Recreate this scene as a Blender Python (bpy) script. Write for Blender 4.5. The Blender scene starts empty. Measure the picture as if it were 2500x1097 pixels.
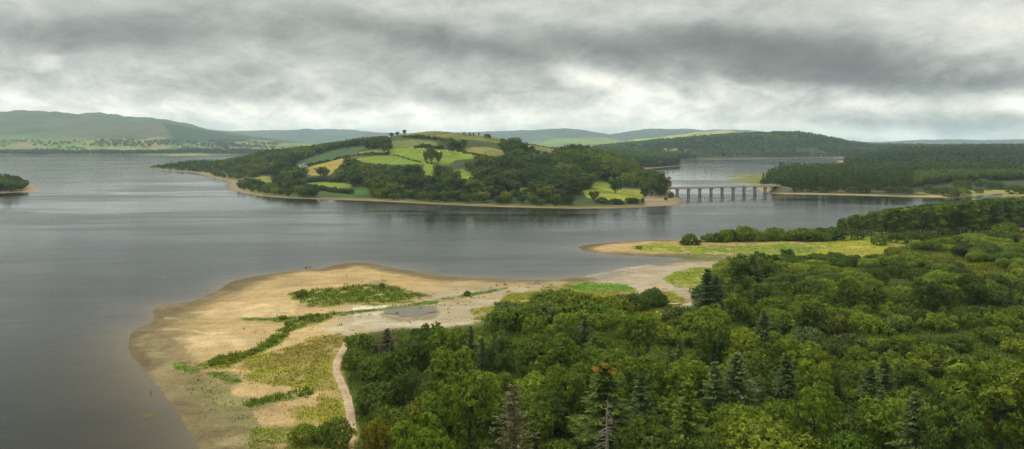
import bpy, math, random
import numpy as np

R = np.random.default_rng(11)
random.seed(7)
F, U0, HZ, H = 1785.0, 1250.0, 350.0, 50.0      # photo focal length / centre / horizon (2500 px wide photo), eye height in metres
C = bpy.context.scene.collection

# ------------------------------------------------------------------ maths helpers
def w0(px, py):
    Y = H * F / (py - HZ)
    return ((px - U0) / F * Y, Y)

def hash2(ix, iy, seed):
    h = (ix.astype(np.int64) * 374761393 + iy.astype(np.int64) * 668265263 + seed * 1442695041) & 0x7fffffff
    h = ((h ^ (h >> 13)) * 1274126177) & 0x7fffffff
    h = h ^ (h >> 16)
    return (h & 0xffff) / 65535.0

def noise(x, y, seed=0):
    x = np.asarray(x, dtype=np.float64); y = np.asarray(y, dtype=np.float64)
    ix = np.floor(x); iy = np.floor(y)
    fx = x - ix; fy = y - iy
    fx = fx * fx * (3 - 2 * fx); fy = fy * fy * (3 - 2 * fy)
    a = hash2(ix, iy, seed); b = hash2(ix + 1, iy, seed)
    c = hash2(ix, iy + 1, seed); d = hash2(ix + 1, iy + 1, seed)
    return (a * (1 - fx) + b * fx) * (1 - fy) + (c * (1 - fx) + d * fx) * fy      # 0..1

def fbm(x, y, seed=0, octv=4):
    t = 0; amp = 0.5; n = 0
    for k in range(octv):
        t = t + amp * noise(x * 2 ** k, y * 2 ** k, seed + k); n += amp; amp *= 0.55
    return t / n * 2 - 1                                                          # -1..1

def S(t):
    t = np.clip(t, 0, 1); return t * t * (3 - 2 * t)

def sdist(X, Y, poly):
    """signed distance, + inside"""
    P = np.asarray(poly, dtype=np.float64)
    X = np.asarray(X, dtype=np.float64).ravel(); Y = np.asarray(Y, dtype=np.float64).ravel()
    out = np.empty(len(X))
    for k in range(0, len(X), 120000):
        x = X[k:k + 120000]; y = Y[k:k + 120000]
        best = np.full(len(x), 1e18); ins = np.zeros(len(x), bool)
        for i in range(len(P)):
            ax, ay = P[i]; bx, by = P[(i + 1) % len(P)]
            dx, dy = bx - ax, by - ay
            L = dx * dx + dy * dy
            if L == 0: continue
            t = np.clip(((x - ax) * dx + (y - ay) * dy) / L, 0, 1)
            ex = x - ax - t * dx; ey = y - ay - t * dy
            np.minimum(best, ex * ex + ey * ey, out=best)
            if ay != by:
                c = ((ay > y) != (by > y)) & (x < (bx - ax) * (y - ay) / (by - ay) + ax)
                ins ^= c
        d = np.sqrt(best); out[k:k + 120000] = np.where(ins, d, -d)
    return out

def sparse(u, v):
    return np.maximum(S((812 - v) / 60) * S((1740 - u) / 60) * (u > 1150), S((740 - v) / 70) * S((u - 1900) / 120))

def inpoly(x, y, poly):
    return sdist(x, y, poly) > 0

# ------------------------------------------------------------------ shorelines (photo outline, laid out on the water plane in metres)
SHORE = [(-3000, 378), (-600, 377.6), (0, 378), (200, 377.6), (330, 378.4), (395, 379), (420, 381.2), (470, 380.5), (520, 379), (600, 378), (700, 377.4),
 (690, 380), (640, 383), (600, 385), (560, 388), (520, 392), (450, 399), (405, 405), (372, 409), (350, 411.5), (372, 413), (392, 416), (430, 419), (470, 422), (492, 426), (500, 431),
 (520, 436), (545, 441), (562, 447), (553, 455), (558, 463), (585, 471), (630, 479), (700, 484.5), (760, 486), (840, 489), (900, 491), (1000, 496), (1100, 501),
 (1200, 505), (1300, 508), (1400, 510), (1500, 509), (1570, 506), (1640, 503), (1664, 500), (1668, 493), (1664, 485), (1652, 479), (1640, 474), (1636, 462), (1640, 448), (1620, 440),
 (1585, 434), (1550, 428), (1522, 422), (1545, 417), (1590, 412), (1640, 407.5), (1672, 405.5), (1684, 403.5), (1655, 402), (1648, 397), (1640, 393),
 (1655, 389.8), (1700, 388.6), (1750, 388.8), (1820, 388.6), (1900, 387.2), (1960, 386.4), (2020, 385.6), (2075, 386), (2085, 389), (2062, 391), (2040, 393.4), (2058, 396),
 (2035, 399), (1980, 403), (1920, 411), (1880, 419), (1862, 424), (1800, 426.5), (1757, 431), (1800, 433), (1835, 433.5), (1800, 436), (1780, 438.5), (1790, 445), (1830, 449), (1848, 451.5), (1852, 457), (1846, 461),
 (1862, 469), (1890, 473), (1950, 475), (2050, 477), (2130, 479), (2230, 483), (2330, 484.5), (2370, 481), (2400, 477), (2440, 473), (2450, 476), (2420, 484), (2350, 496),
 (2200, 522), (2060, 551), (2034, 562), (2010, 573), (1900, 579), (1760, 584), (1680, 586), (1600, 587), (1560, 588.5), (1500, 592), (1450, 596), (1420, 600), (1411, 605), (1422, 611),
 (1450, 617), (1500, 622), (1560, 626), (1640, 629), (1672, 632), (1650, 637), (1610, 643), (1560, 649), (1520, 655), (1480, 664), (1440, 672), (1400, 679), (1370, 683), (1330, 684), (1250, 684),
 (1190, 680), (1130, 678), (1080, 673), (1040, 668), (1000, 661), (960, 655), (930, 648), (900, 643.5), (870, 642), (840, 643.5), (810, 650), (785, 657), (730, 660), (690, 666), (650, 670), (610, 677),
 (570, 686), (545, 697), (530, 712), (500, 725), (460, 737), (425, 743), (390, 747), (374, 757), (378, 772), (372, 790), (345, 799), (322, 812), (313, 824), (318, 850), (330, 875), (350, 905), (385, 945),
 (415, 985), (440, 1015), (462, 1050), (480, 1080), (495, 1110), (520, 1200), (560, 1400), (640, 2200), (700, 4500)]
MAIN = [w0(*p) for p in SHORE] + [(-2, 8), (4000, 8), (22000, 300), (22000, 22000), (-22000, 22000), (-22000, 3190)]
ISLE = [w0(*p) for p in [(-500, 480), (-150, 475), (0, 472), (40, 470.5), (75, 469.5), (96, 464), (98, 461), (84, 456), (60, 451), (20, 448), (-150, 446), (-500, 444)]]

def shore(X, Y):
    a = sdist(X, Y, MAIN); b = sdist(X, Y, ISLE)
    return np.maximum(a, b), b > a

def prof(pts):
    xs = [p[0] for p in pts]; ys = [p[1] for p in pts]
    return lambda u: np.interp(u, xs, ys)
# each rise: silhouette line in the photo (bare ground), its distance, and where its front foot starts
yr1 = prof([(300, 1700), (600, 1600), (800, 1450), (1000, 1250), (1100, 1200), (1300, 1150), (1500, 1100), (1640, 1050)])
pr1 = prof([(300, 404), (400, 401), (500, 397), (600, 385), (700, 376), (760, 370), (820, 362), (880, 354), (930, 343), (965, 333), (1000, 326), (1045, 320.5), (1090, 323), (1150, 330), (1200, 336),
            (1250, 346), (1300, 355), (1350, 363), (1400, 374), (1450, 382), (1500, 388), (1560, 394), (1640, 402), (1700, 404)])
ys1 = prof([(300, 1500), (350, 1440), (440, 1290), (500, 1070), (560, 840), (600, 735), (700, 665), (900, 632), (1100, 590), (1300, 565), (1500, 562), (1640, 590)])
LAYERS = [   # yr, foot, silhouette, back length, u-range
 (2000, 1480, prof([(1250, 376), (1380, 374), (1450, 378), (1550, 384), (1620, 391), (1650, 400), (1700, 404)]), 500, (1200, 1700)),
 (3200, 2420, prof([(1200, 372), (1380, 372), (1500, 361), (1600, 352), (1700, 342), (1800, 334), (1900, 329.5), (1950, 332), (2000, 340), (2040, 347), (2080, 354), (2120, 360), (2300, 362), (3200, 361)]), 900, (1200, 4500)),
 (5500, 3330, prof([(-1500, 300), (-300, 284), (0, 279), (130, 275), (240, 276), (300, 287), (400, 295), (450, 306), (500, 317), (560, 328), (650, 341), (750, 351), (800, 357), (900, 362)]), 1500, (-3000, 900)),
 (6600, 4300, prof([(300, 350), (500, 344), (700, 346), (790, 352), (900, 356), (1200, 356), (1280, 352), (1330, 343), (1370, 336), (1430, 335), (1480, 338), (1520, 343), (1620, 347), (1700, 352)]), 900, (300, 1750)),
 (5400, 4200, prof([(1440, 356), (1500, 350), (1560, 341), (1620, 334), (1670, 328), (1710, 321.5), (1760, 320.5), (1850, 324), (1950, 332), (2050, 346)]), 700, (1420, 2100)),
 (9500, 7200, prof([(-1500, 330), (300, 322), (520, 315), (600, 318), (700, 315.5), (800, 317), (900, 321), (960, 325), (1100, 327), (1200, 323), (1270, 318.5), (1380, 318), (1440, 324), (1490, 328), (1520, 322), (1570, 315.5),
            (1650, 317), (1720, 320), (1780, 315.5), (1860, 319), (1950, 335), (2080, 347), (2150, 348), (2250, 343.5), (2400, 342), (2500, 341), (3500, 338)]), 2500, (-3000, 5000)),
 (2300, 1000, prof([(1850, 390), (1950, 386), (2060, 377), (2200, 371), (2400, 367), (3500, 364)]), 900, (1840, 5000)),
]
def terrain(X, Y, s=None, isl=None):
    X = np.asarray(X, float).ravel(); Y = np.asarray(Y, float).ravel()
    if s is None: s, isl = shore(X, Y)
    u = U0 + F * X / np.maximum(Y, 1)
    wob = fbm(X / 9, Y / 9, 3, 3) * np.clip(Y / 300, .35, 3)
    sp = np.maximum(s, 0)
    z = 1.3 * (1 - np.exp(-sp / 45)) + 0.008 * np.minimum(sp, 250) + 0.10 * wob * np.clip((sp + 4) / 10, 0, 1) + .02 * fbm(X / 1.7, Y / 1.7, 9, 2)
    z = np.where(s > 0, z, 0.035 * s + .04 * wob)
    z = np.maximum(z, -2.5)
    far = np.clip((Y - 2300) / 900, 0, 1)
    z = z + (s > 0) * far * (4 + 4 * fbm(X / 500, Y / 500, 77, 3)) * np.clip(s / 150, 0, 1)
    base = z.copy()
    k = np.clip(s / 90, 0, 1)
    Yr = yr1(u); Ys = ys1(u); zr = HZ * 0 + H - (pr1(u) - HZ) * Yr / F
    t = (Y - Ys) / (Yr - Ys)
    f = np.where(t < 1, S(np.power(np.clip(t, 0, 1), .82)), 1 - S((Y - Yr) / 650))
    win = S((u - 330) / 120) * S((1720 - u) / 80)
    z1 = zr * f * win * k * (1 - isl)
    z1 = z1 * (1 + .05 * fbm(X / 120, Y / 120, 5, 3))
    top = z1
    for i, (yr, ys, pf, bl, ur) in enumerate(LAYERS):
        zr = H - (pf(u) - HZ) * yr / F
        t = (Y - ys) / (yr - ys)
        if yr > 5000: f = np.where(t < 1, S(np.clip(t, 0, 1) ** .9), 1 - S((Y - yr) / bl))
        else: f = np.where(t < 1, np.sin(np.clip(t, 0, 1) * math.pi / 2) ** 1.4, 1 - S((Y - yr) / bl))
        win = S((u - ur[0]) / 60) * S((ur[1] - u) / 60)
        rel = 1 + (.26 if yr > 3300 else .05) * fbm(X / (yr * .08), Y / (yr * .08), 20 + i, 5) * S(2.2 - 2 * np.abs(t - .4))
        top = np.maximum(top, zr * f * win * np.clip(s / 120, 0, 1) * (1 - isl) * rel)
    return np.where(s > 0, np.maximum(base, top + .3 * base), z)

def proj(X, Y, z):
    return U0 + F * X / Y, HZ + F * (H - z) / Y

_YS = np.geomspace(60, 12000, 1600)
def cast(px, py, dz=0.0):
    """first ground point seen at a photo pixel (dz = height above ground that shows there)"""
    X = (px - U0) / F * _YS
    z = np.maximum(terrain(X, _YS), 0) + dz
    v = HZ + F * (H - z) / _YS
    i = int(np.argmax(v <= py))
    Y = _YS[i] if i == 0 else np.interp(py, [v[i], v[i - 1]], [_YS[i], _YS[i - 1]])
    X = (px - U0) / F * Y
    return X, Y, float(np.maximum(terrain([X], [Y])[0], 0))

# ------------------------------------------------------------------ mesh helpers
def make_mesh(name, V, Q, cols=None, mats=(), mi=None, smooth=False, tris=False):
    me = bpy.data.meshes.new(name)
    n = len(V); q = len(Q); k = 3 if tris else 4
    me.vertices.add(n); me.vertices.foreach_set('co', np.ascontiguousarray(V, dtype=np.float32).ravel())
    me.loops.add(q * k); me.loops.foreach_set('vertex_index', np.ascontiguousarray(Q, dtype=np.int32).ravel())
    me.polygons.add(q); me.polygons.foreach_set('loop_start', np.arange(0, q * k, k, dtype=np.int32))
    if mi is not None: me.polygons.foreach_set('material_index', np.ascontiguousarray(mi, dtype=np.int32))
    if smooth: me.polygons.foreach_set('use_smooth', np.ones(q, dtype=bool))
    for m in mats: me.materials.append(m)
    if cols is not None:
        a = me.color_attributes.new('Col', 'FLOAT_COLOR', 'POINT')
        c = np.ones((n, 4), dtype=np.float32); c[:, :3] = cols
        a.data.foreach_set('color', c.ravel())
    me.update(calc_edges=True)
    return me

def obj(name, me, parent=None, loc=None, rz=0, scale=None, **props):
    o = bpy.data.objects.new(name, me); C.objects.link(o)
    if parent: o.parent = parent
    if loc is not None: o.location = loc
    if rz: o.rotation_euler = (0, 0, rz)
    if scale is not None: o.scale = scale
    for k, v in props.items():
        if v is not None: o[k] = v
    return o

# ------------------------------------------------------------------ node helpers
def mat(name):
    m = bpy.data.materials.new(name); m.use_nodes = True
    nt = m.node_tree; nt.nodes.clear()
    return m, nt
class N:
    def __init__(s, nt): s.nt = nt
    def new(s, t, **kw):
        n = s.nt.nodes.new(t)
        for k, v in kw.items(): setattr(n, k, v)
        return n
    def link(s, a, b): s.nt.links.new(a, b)
    def put(s, sock, v):
        if hasattr(v, 'is_output') or isinstance(v, bpy.types.NodeSocket): s.link(v, sock)
        else: sock.default_value = v
    def math(s, op, a, b=0.0, c=None, clamp=False):
        n = s.new('ShaderNodeMath', operation=op, use_clamp=clamp)
        s.put(n.inputs[0], a); s.put(n.inputs[1], b)
        if c is not None: s.put(n.inputs[2], c)
        return n.outputs[0]
    def noise(s, vec, scale, detail=4, rough=.5, dist=0):
        n = s.new('ShaderNodeTexNoise'); s.link(vec, n.inputs['Vector'])
        n.inputs['Scale'].default_value = scale; n.inputs['Detail'].default_value = detail
        n.inputs['Roughness'].default_value = rough; n.inputs['Distortion'].default_value = dist
        return n.outputs['Fac']
    def mix(s, f, a, b, blend='MIX'):
        n = s.new('ShaderNodeMix', data_type='RGBA', blend_type=blend)
        s.put(n.inputs[0], f); s.put(n.inputs[6], a); s.put(n.inputs[7], b)
        return n.outputs[2]
    def ramp(s, f, lo, hi, a=0.0, b=1.0):
        n = s.new('ShaderNodeMapRange', interpolation_type='SMOOTHSTEP')
        s.put(n.inputs[0], f); n.inputs[1].default_value = lo; n.inputs[2].default_value = hi
        n.inputs[3].default_value = a; n.inputs[4].default_value = b
        return n.outputs[0]
    def vscale(s, vec, k):
        n = s.new('ShaderNodeVectorMath', operation='MULTIPLY'); s.link(vec, n.inputs[0]); n.inputs[1].default_value = k
        return n.outputs[0]

def mat_ground():
    m, nt = mat('ground_surface'); n = N(nt)
    out = n.new('ShaderNodeOutputMaterial'); b = n.new('ShaderNodeBsdfPrincipled')
    b.inputs['Roughness'].default_value = .95; b.inputs['Specular IOR Level'].default_value = .15
    g = n.new('ShaderNodeNewGeometry'); a = n.new('ShaderNodeAttribute', attribute_name='Col')
    f1 = n.ramp(n.noise(g.outputs['Position'], 1.6, 6, .7), .25, .75, .72, 1.28)
    f2 = n.ramp(n.noise(g.outputs['Position'], .07, 5, .6), .3, .7, .85, 1.15)
    f3 = n.ramp(n.noise(n.vscale(g.outputs['Position'], (.25, 1, 1)), .35, 5, .65, .6), .3, .7, .86, 1.12)
    f = n.math('MULTIPLY', n.math('MULTIPLY', f1, f2), f3)
    mul = n.new('ShaderNodeVectorMath', operation='SCALE'); n.link(a.outputs['Color'], mul.inputs[0]); n.link(f, mul.inputs['Scale'])
    n.link(mul.outputs[0], b.inputs['Base Color'])
    bp = n.new('ShaderNodeBump'); bp.inputs['Strength'].default_value = .5; bp.inputs['Distance'].default_value = .15
    n.link(n.noise(g.outputs['Position'], 2.2, 5, .65), bp.inputs['Height']); n.link(bp.outputs[0], b.inputs['Normal'])
    n.link(b.outputs[0], out.inputs[0]); return m

def mat_leaf(name='leaf_surface', trans=.42):
    m, nt = mat(name); n = N(nt)
    out = n.new('ShaderNodeOutputMaterial'); a = n.new('ShaderNodeAttribute', attribute_name='Col'); oi = n.new('ShaderNodeObjectInfo')
    c = n.mix(1.0, a.outputs['Color'], oi.outputs['Color'], 'MULTIPLY')
    g = n.new('ShaderNodeNewGeometry')
    f = n.ramp(n.noise(g.outputs['Position'], .55, 3, .6), .3, .7, .8, 1.22)
    mul = n.new('ShaderNodeVectorMath', operation='SCALE'); n.link(c, mul.inputs[0]); n.link(f, mul.inputs['Scale'])
    d = n.new('ShaderNodeBsdfPrincipled'); d.inputs['Roughness'].default_value = .6; d.inputs['Specular IOR Level'].default_value = .12
    n.link(mul.outputs[0], d.inputs['Base Color'])
    t = n.new('ShaderNodeBsdfTranslucent'); tc = n.mix(1.0, mul.outputs[0], (1.1, 1.25, .5, 1), 'MULTIPLY'); n.link(tc, t.inputs['Color'])
    mx = n.new('ShaderNodeMixShader'); mx.inputs[0].default_value = trans
    n.link(d.outputs[0], mx.inputs[1]); n.link(t.outputs[0], mx.inputs[2]); n.link(mx.outputs[0], out.inputs[0]); return m

def mat_plain(name, col, rough=.8, var=.2, scale=2.0, metal=0):
    m, nt = mat(name); n = N(nt)
    out = n.new('ShaderNodeOutputMaterial'); b = n.new('ShaderNodeBsdfPrincipled')
    tc = n.new('ShaderNodeTexCoord')
    f = n.ramp(n.noise(tc.outputs['Object'], scale, 5, .65), .3, .7, 1 - var, 1 + var)
    mul = n.new('ShaderNodeVectorMath', operation='SCALE'); mul.inputs[0].default_value = col; n.link(f, mul.inputs['Scale'])
    n.link(mul.outputs[0], b.inputs['Base Color']); b.inputs['Roughness'].default_value = rough; b.inputs['Metallic'].default_value = metal
    n.link(b.outputs[0], out.inputs[0]); return m

def mat_water():
    m, nt = mat('lake_water'); n = N(nt)
    out = n.new('ShaderNodeOutputMaterial'); b = n.new('ShaderNodeBsdfPrincipled')
    g = n.new('ShaderNodeNewGeometry'); a = n.new('ShaderNodeAttribute', attribute_name='Col')
    n.link(a.outputs['Color'], b.inputs['Base Color'])
    b.inputs['IOR'].default_value = 1.33
    big = n.noise(n.vscale(g.outputs['Position'], (.35, 1, 1)), .012, 4, .6, .5)
    b2 = n.noise(n.vscale(g.outputs['Position'], (.18, 1, 1)), .05, 4, .6, .3)
    r = n.math('ADD', n.ramp(big, .42, .58, .05, .17), n.ramp(b2, .35, .65, 0, .04))
    n.link(r, b.inputs['Roughness'])
    w1 = n.noise(n.vscale(g.outputs['Position'], (.6, 1, 1)), 1.3, 3, .55)
    w2 = n.noise(n.vscale(g.outputs['Position'], (.5, 1, 1)), .25, 3, .6)
    hh = n.math('ADD', n.math('MULTIPLY', w1, .05), n.math('MULTIPLY', w2, .10))
    hh = n.math('MULTIPLY', hh, n.ramp(b2, .3, .7, .5, 1.2))
    bp = n.new('ShaderNodeBump'); bp.inputs['Strength'].default_value = .42; bp.inputs['Distance'].default_value = 1
    n.link(hh, bp.inputs['Height']); n.link(bp.outputs[0], b.inputs['Normal'])
    n.link(b.outputs[0], out.inputs[0]); return m

M_GROUND = mat_ground(); M_LEAF = mat_leaf(); M_WATER = mat_water()
M_NEEDLE = mat_leaf('needle_surface', .25)
M_BARK = mat_plain('bark', (.075, .062, .048), .9, .35, 3)
M_PALEBARK = mat_plain('bleached_wood', (.21, .19, .14), .9, .3, 3)
M_CONC = mat_plain('concrete', (.50, .48, .40), .85, .18, .6)
M_DARKCONC = mat_plain('dark_concrete', (.25, .24, .20), .9, .3, .8)  # darker concrete for the columns and the counterweight
M_WHITE = mat_plain('white_render', (.78, .77, .73), .7, .06, .4)
M_ROOF = mat_plain('slate', (.10, .10, .11), .7, .25, 1.5)
M_GLASS = mat_plain('window_glass', (.03, .035, .04), .1, .1, 1)
M_RED = mat_plain('painted_door', (.25, .05, .04), .5, .1, 1)
M_ROAD = mat_plain('asphalt', (.12, .12, .115), .9, .2, .5)

# ------------------------------------------------------------------ ground colours: zones mapped from the photo onto the land
SAND = (.335, .24, .108); SANDD = (.105, .082, .040); PALE = (.50, .45, .35); GREYS = (.26, .225, .16)
GRASS = (.085, .125, .014); SCRUB = (.175, .165, .022); MEADOW = (.155, .19, .014); FLOOR = (.05, .068, .014); MARSH = (.11, .115, .045)
FIELD = (.135, .185, .014); GOLD = (.25, .20, .030); OLIVE = (.12, .125, .022); BRACK = (.035, .075, .018)
ZONES_NEAR = [   # polygon in photo pixels, colour, softness, edge jitter (px), coverage, mottling
 ([(820, 780), (900, 720), (1100, 705), (1260, 690), (1500, 720), (1760, 700), (1750, 780), (1300, 840), (840, 860)], GREYS, 30, 25, .75, .3),
 ([(1400, 676), (1500, 652), (1680, 636), (1760, 640), (1700, 720), (1560, 715), (1480, 690)], (.27, .23, .17), 18, 14, .85, .2),
 ([(1440, 672), (1490, 662), (1530, 664), (1490, 680), (1450, 690)], (.17, .155, .13), 12, 12, .8, .35),
 ([(330, 810), (420, 830), (520, 950), (640, 960), (760, 1060), (700, 1300), (500, 1300), (400, 1000)], (.165, .135, .065), 40, 25, .85, .4),
 ([(440, 900), (560, 950), (640, 1020), (560, 1060), (480, 990)], (.15, .145, .055), 40, 30, .6, .3),
 ([(560, 945), (640, 930), (720, 955), (640, 975), (570, 965)], SAND, 10, 12, .9, .1),
 ([(610, 1010), (700, 985), (760, 985), (770, 1035), (640, 1052)], SAND, 10, 12, .9, .1),
 ([(866, 752), (940, 744), (962, 756), (930, 770), (955, 790), (1030, 785), (1040, 796), (900, 800), (860, 780)], PALE, 6, 12, .85, .25),
 ([(780, 800), (900, 770), (1100, 775), (1200, 760), (1240, 790), (1000, 808), (860, 830)], (.33, .285, .19), 14, 20, .7, .25),
 ([(925, 768), (945, 748), (1000, 742), (1060, 744), (1075, 762), (1050, 782), (980, 786)], (.17, .14, .085), 8, 10, .85, .3),
 ([(400, 774), (560, 778), (700, 790), (700, 793), (560, 782), (400, 779)], (.2, .165, .09), 3, 5, .6, .4),
 ([(395, 800), (520, 812), (640, 800), (642, 804), (520, 817), (398, 805)], (.42, .33, .18), 4, 8, .5, .4),
 ([(560, 715), (760, 690), (1000, 672), (1000, 676), (760, 696), (562, 722)], (.22, .17, .09), 5, 10, .5, .5),
 ([(470, 760), (640, 735), (730, 745), (720, 765), (560, 775)], (.43, .335, .18), 14, 20, .5, .3),
 ([(420, 830), (560, 815), (640, 820), (560, 850), (470, 865)], (.43, .335, .18), 14, 20, .5, .3),
 # green
 ([(2030, 568), (2060, 545), (2200, 515), (2350, 490), (2560, 470), (2900, 470), (2900, 552), (2450, 556), (2350, 578), (2200, 580), (2080, 576)], (.05, .045, .022), 5, 6, 1, .3),
 ([(716, 716), (760, 706), (820, 700), (850, 696), (930, 692), (965, 702), (1000, 712), (1056, 722), (1000, 735), (930, 742), (880, 746), (800, 752), (735, 742)], GRASS, 9, 22, 1, .4),
 ([(800, 735), (900, 728), (1050, 722), (1010, 738), (880, 748), (790, 755)], SCRUB, 8, 10, .6, .3),
 ([(490, 888), (530, 872), (600, 856), (655, 826), (700, 798), (760, 776), (820, 762), (826, 772), (770, 792), (715, 812), (670, 842), (620, 870), (560, 895), (505, 900)], GRASS, 6, 10, 1, .3),
 ([(660, 783), (740, 770), (820, 764), (800, 780), (700, 790)], GRASS, 5, 10, .9, .3),
 ([(578, 776), (660, 776), (720, 772), (720, 779), (650, 783), (600, 782)], GRASS, 3, 5, .9, .2),
 ([(790, 768), (930, 752), (1060, 732), (1150, 716), (1240, 701), (1242, 706), (1150, 724), (1060, 741), (930, 760), (800, 777)], GRASS, 3, 4, .95, .3),
 ([(760, 825), (835, 812), (848, 830), (842, 845), (822, 875), (815, 900), (826, 930), (834, 965), (800, 955), (750, 950), (700, 945), (650, 910), (560, 905), (500, 895), (600, 872), (690, 850)], SCRUB, 8, 20, .95, .45),
 ([(700, 850), (760, 830), (830, 820), (810, 880), (700, 900), (620, 895)], (.15, .115, .03), 20, 25, .5, .5),
 ([(780, 955), (840, 965), (852, 1010), (848, 1060), (790, 1050), (758, 1010), (765, 975)], SCRUB, 8, 18, .9, .45),
 ([(852, 900), (870, 960), (880, 1060), (862, 1060), (858, 1000), (836, 940), (826, 900)], SCRUB, 5, 6, .9, .3),
 ([(640, 905), (760, 945), (830, 960), (830, 975), (760, 965), (690, 945), (600, 935), (585, 915)], SCRUB, 9, 22, .8, .6),
 ([(700, 1000), (760, 985), (775, 1050), (720, 1050)], SCRUB, 9, 22, .45, .6),
 ([(592, 985), (640, 972), (700, 958), (755, 948), (765, 955), (740, 972), (660, 985), (610, 996)], GRASS, 4, 9, 1, .3),
 ([(426, 884), (470, 878), (500, 884), (520, 903), (580, 918), (590, 935), (560, 938), (500, 915), (450, 908), (430, 900)], (.09, .13, .018), 9, 18, .8, .5),
 ([(600, 1052), (680, 1048), (760, 1046), (850, 1060), (860, 1110), (900, 1400), (540, 1300), (590, 1110)], (.13, .15, .02), 8, 22, 1, .4),
 ([(1150, 755), (1200, 745), (1230, 760), (1200, 785), (1150, 780)], SCRUB, 8, 12, .8, .4),
 ([(1230, 720), (1290, 708), (1380, 698), (1480, 690), (1545, 700), (1560, 716), (1640, 712), (1690, 738), (1640, 762), (1500, 780), (1300, 790), (1220, 770)], SCRUB, 8, 14, 1, .3),
 ([(1370, 700), (1440, 688), (1530, 694), (1550, 706), (1420, 712)], (.08, .17, .014), 6, 8, .85, .2),
 ([(1622, 680), (1650, 664), (1720, 655), (1800, 650), (1760, 690), (1700, 702), (1650, 700)], MEADOW, 5, 12, 1, .3),
 ([(1660, 752), (1700, 738), (1740, 730), (1740, 765), (1660, 765)], (.33, .26, .16), 6, 6, 1, .1),
 # spit and meadows to the right
 ([(1545, 606), (1570, 598), (1640, 590), (1760, 586), (2040, 572), (2500, 560), (2600, 640), (2150, 650), (1900, 640), (1780, 630), (1700, 622), (1640, 616), (1580, 612)], MEADOW, 5, 9, 1, .45),
 ([(1600, 592), (1700, 588), (1860, 586), (2050, 582), (2060, 590), (1850, 598), (1700, 603), (1620, 600)], (.27, .21, .07), 5, 6, .8, .3),
 ([(1640, 618), (1750, 620), (1900, 622), (1960, 632), (1880, 640), (1700, 640), (1640, 630)], MARSH, 6, 8, .95, .3),
 ([(1700, 606), (1900, 600), (2060, 606), (1960, 616), (1750, 614)], (.10, .16, .018), 6, 6, .7, .3),
 ([(2040, 590), (2140, 585), (2200, 600), (2120, 632), (1960, 630)], (.24, .24, .022), 12, 10, .8, .2),
 ([(2180, 598), (2250, 588), (2330, 590), (2300, 620), (2240, 640)], (.26, .21, .06), 10, 10, .7, .3),
]
THICKET = [(872, 1060), (862, 1020), (855, 985), (846, 950), (836, 920), (832, 880), (840, 850), (850, 828), (900, 812), (980, 800), (1080, 800), (1150, 790), (1210, 775), (1215, 752), (1280, 745), (1310, 718), (1380, 716), (1440, 735),
           (1520, 728), (1600, 722), (1650, 760), (1690, 765), (1720, 700), (1745, 660), (1800, 638), (1900, 632), (2050, 632), (2130, 640), (2180, 615), (2260, 590), (2340, 590), (2400, 570), (2520, 560), (3300, 560),
           (3600, 2600), (840, 2600), (880, 1300), (860, 1110)]
CLEAR = [[(2140, 682), (2200, 676), (2240, 684), (2235, 702), (2150, 704)], [(1320, 806), (1420, 798), (1530, 800), (1520, 812), (1340, 816)], [(2140, 1080), (2330, 1064), (2330, 1130), (2140, 1130)],
         [(2320, 626), (2350, 622), (2350, 640), (2310, 640)], [(1585, 728), (1640, 718), (1705, 716), (1722, 735), (1690, 775), (1600, 778)]]
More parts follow.
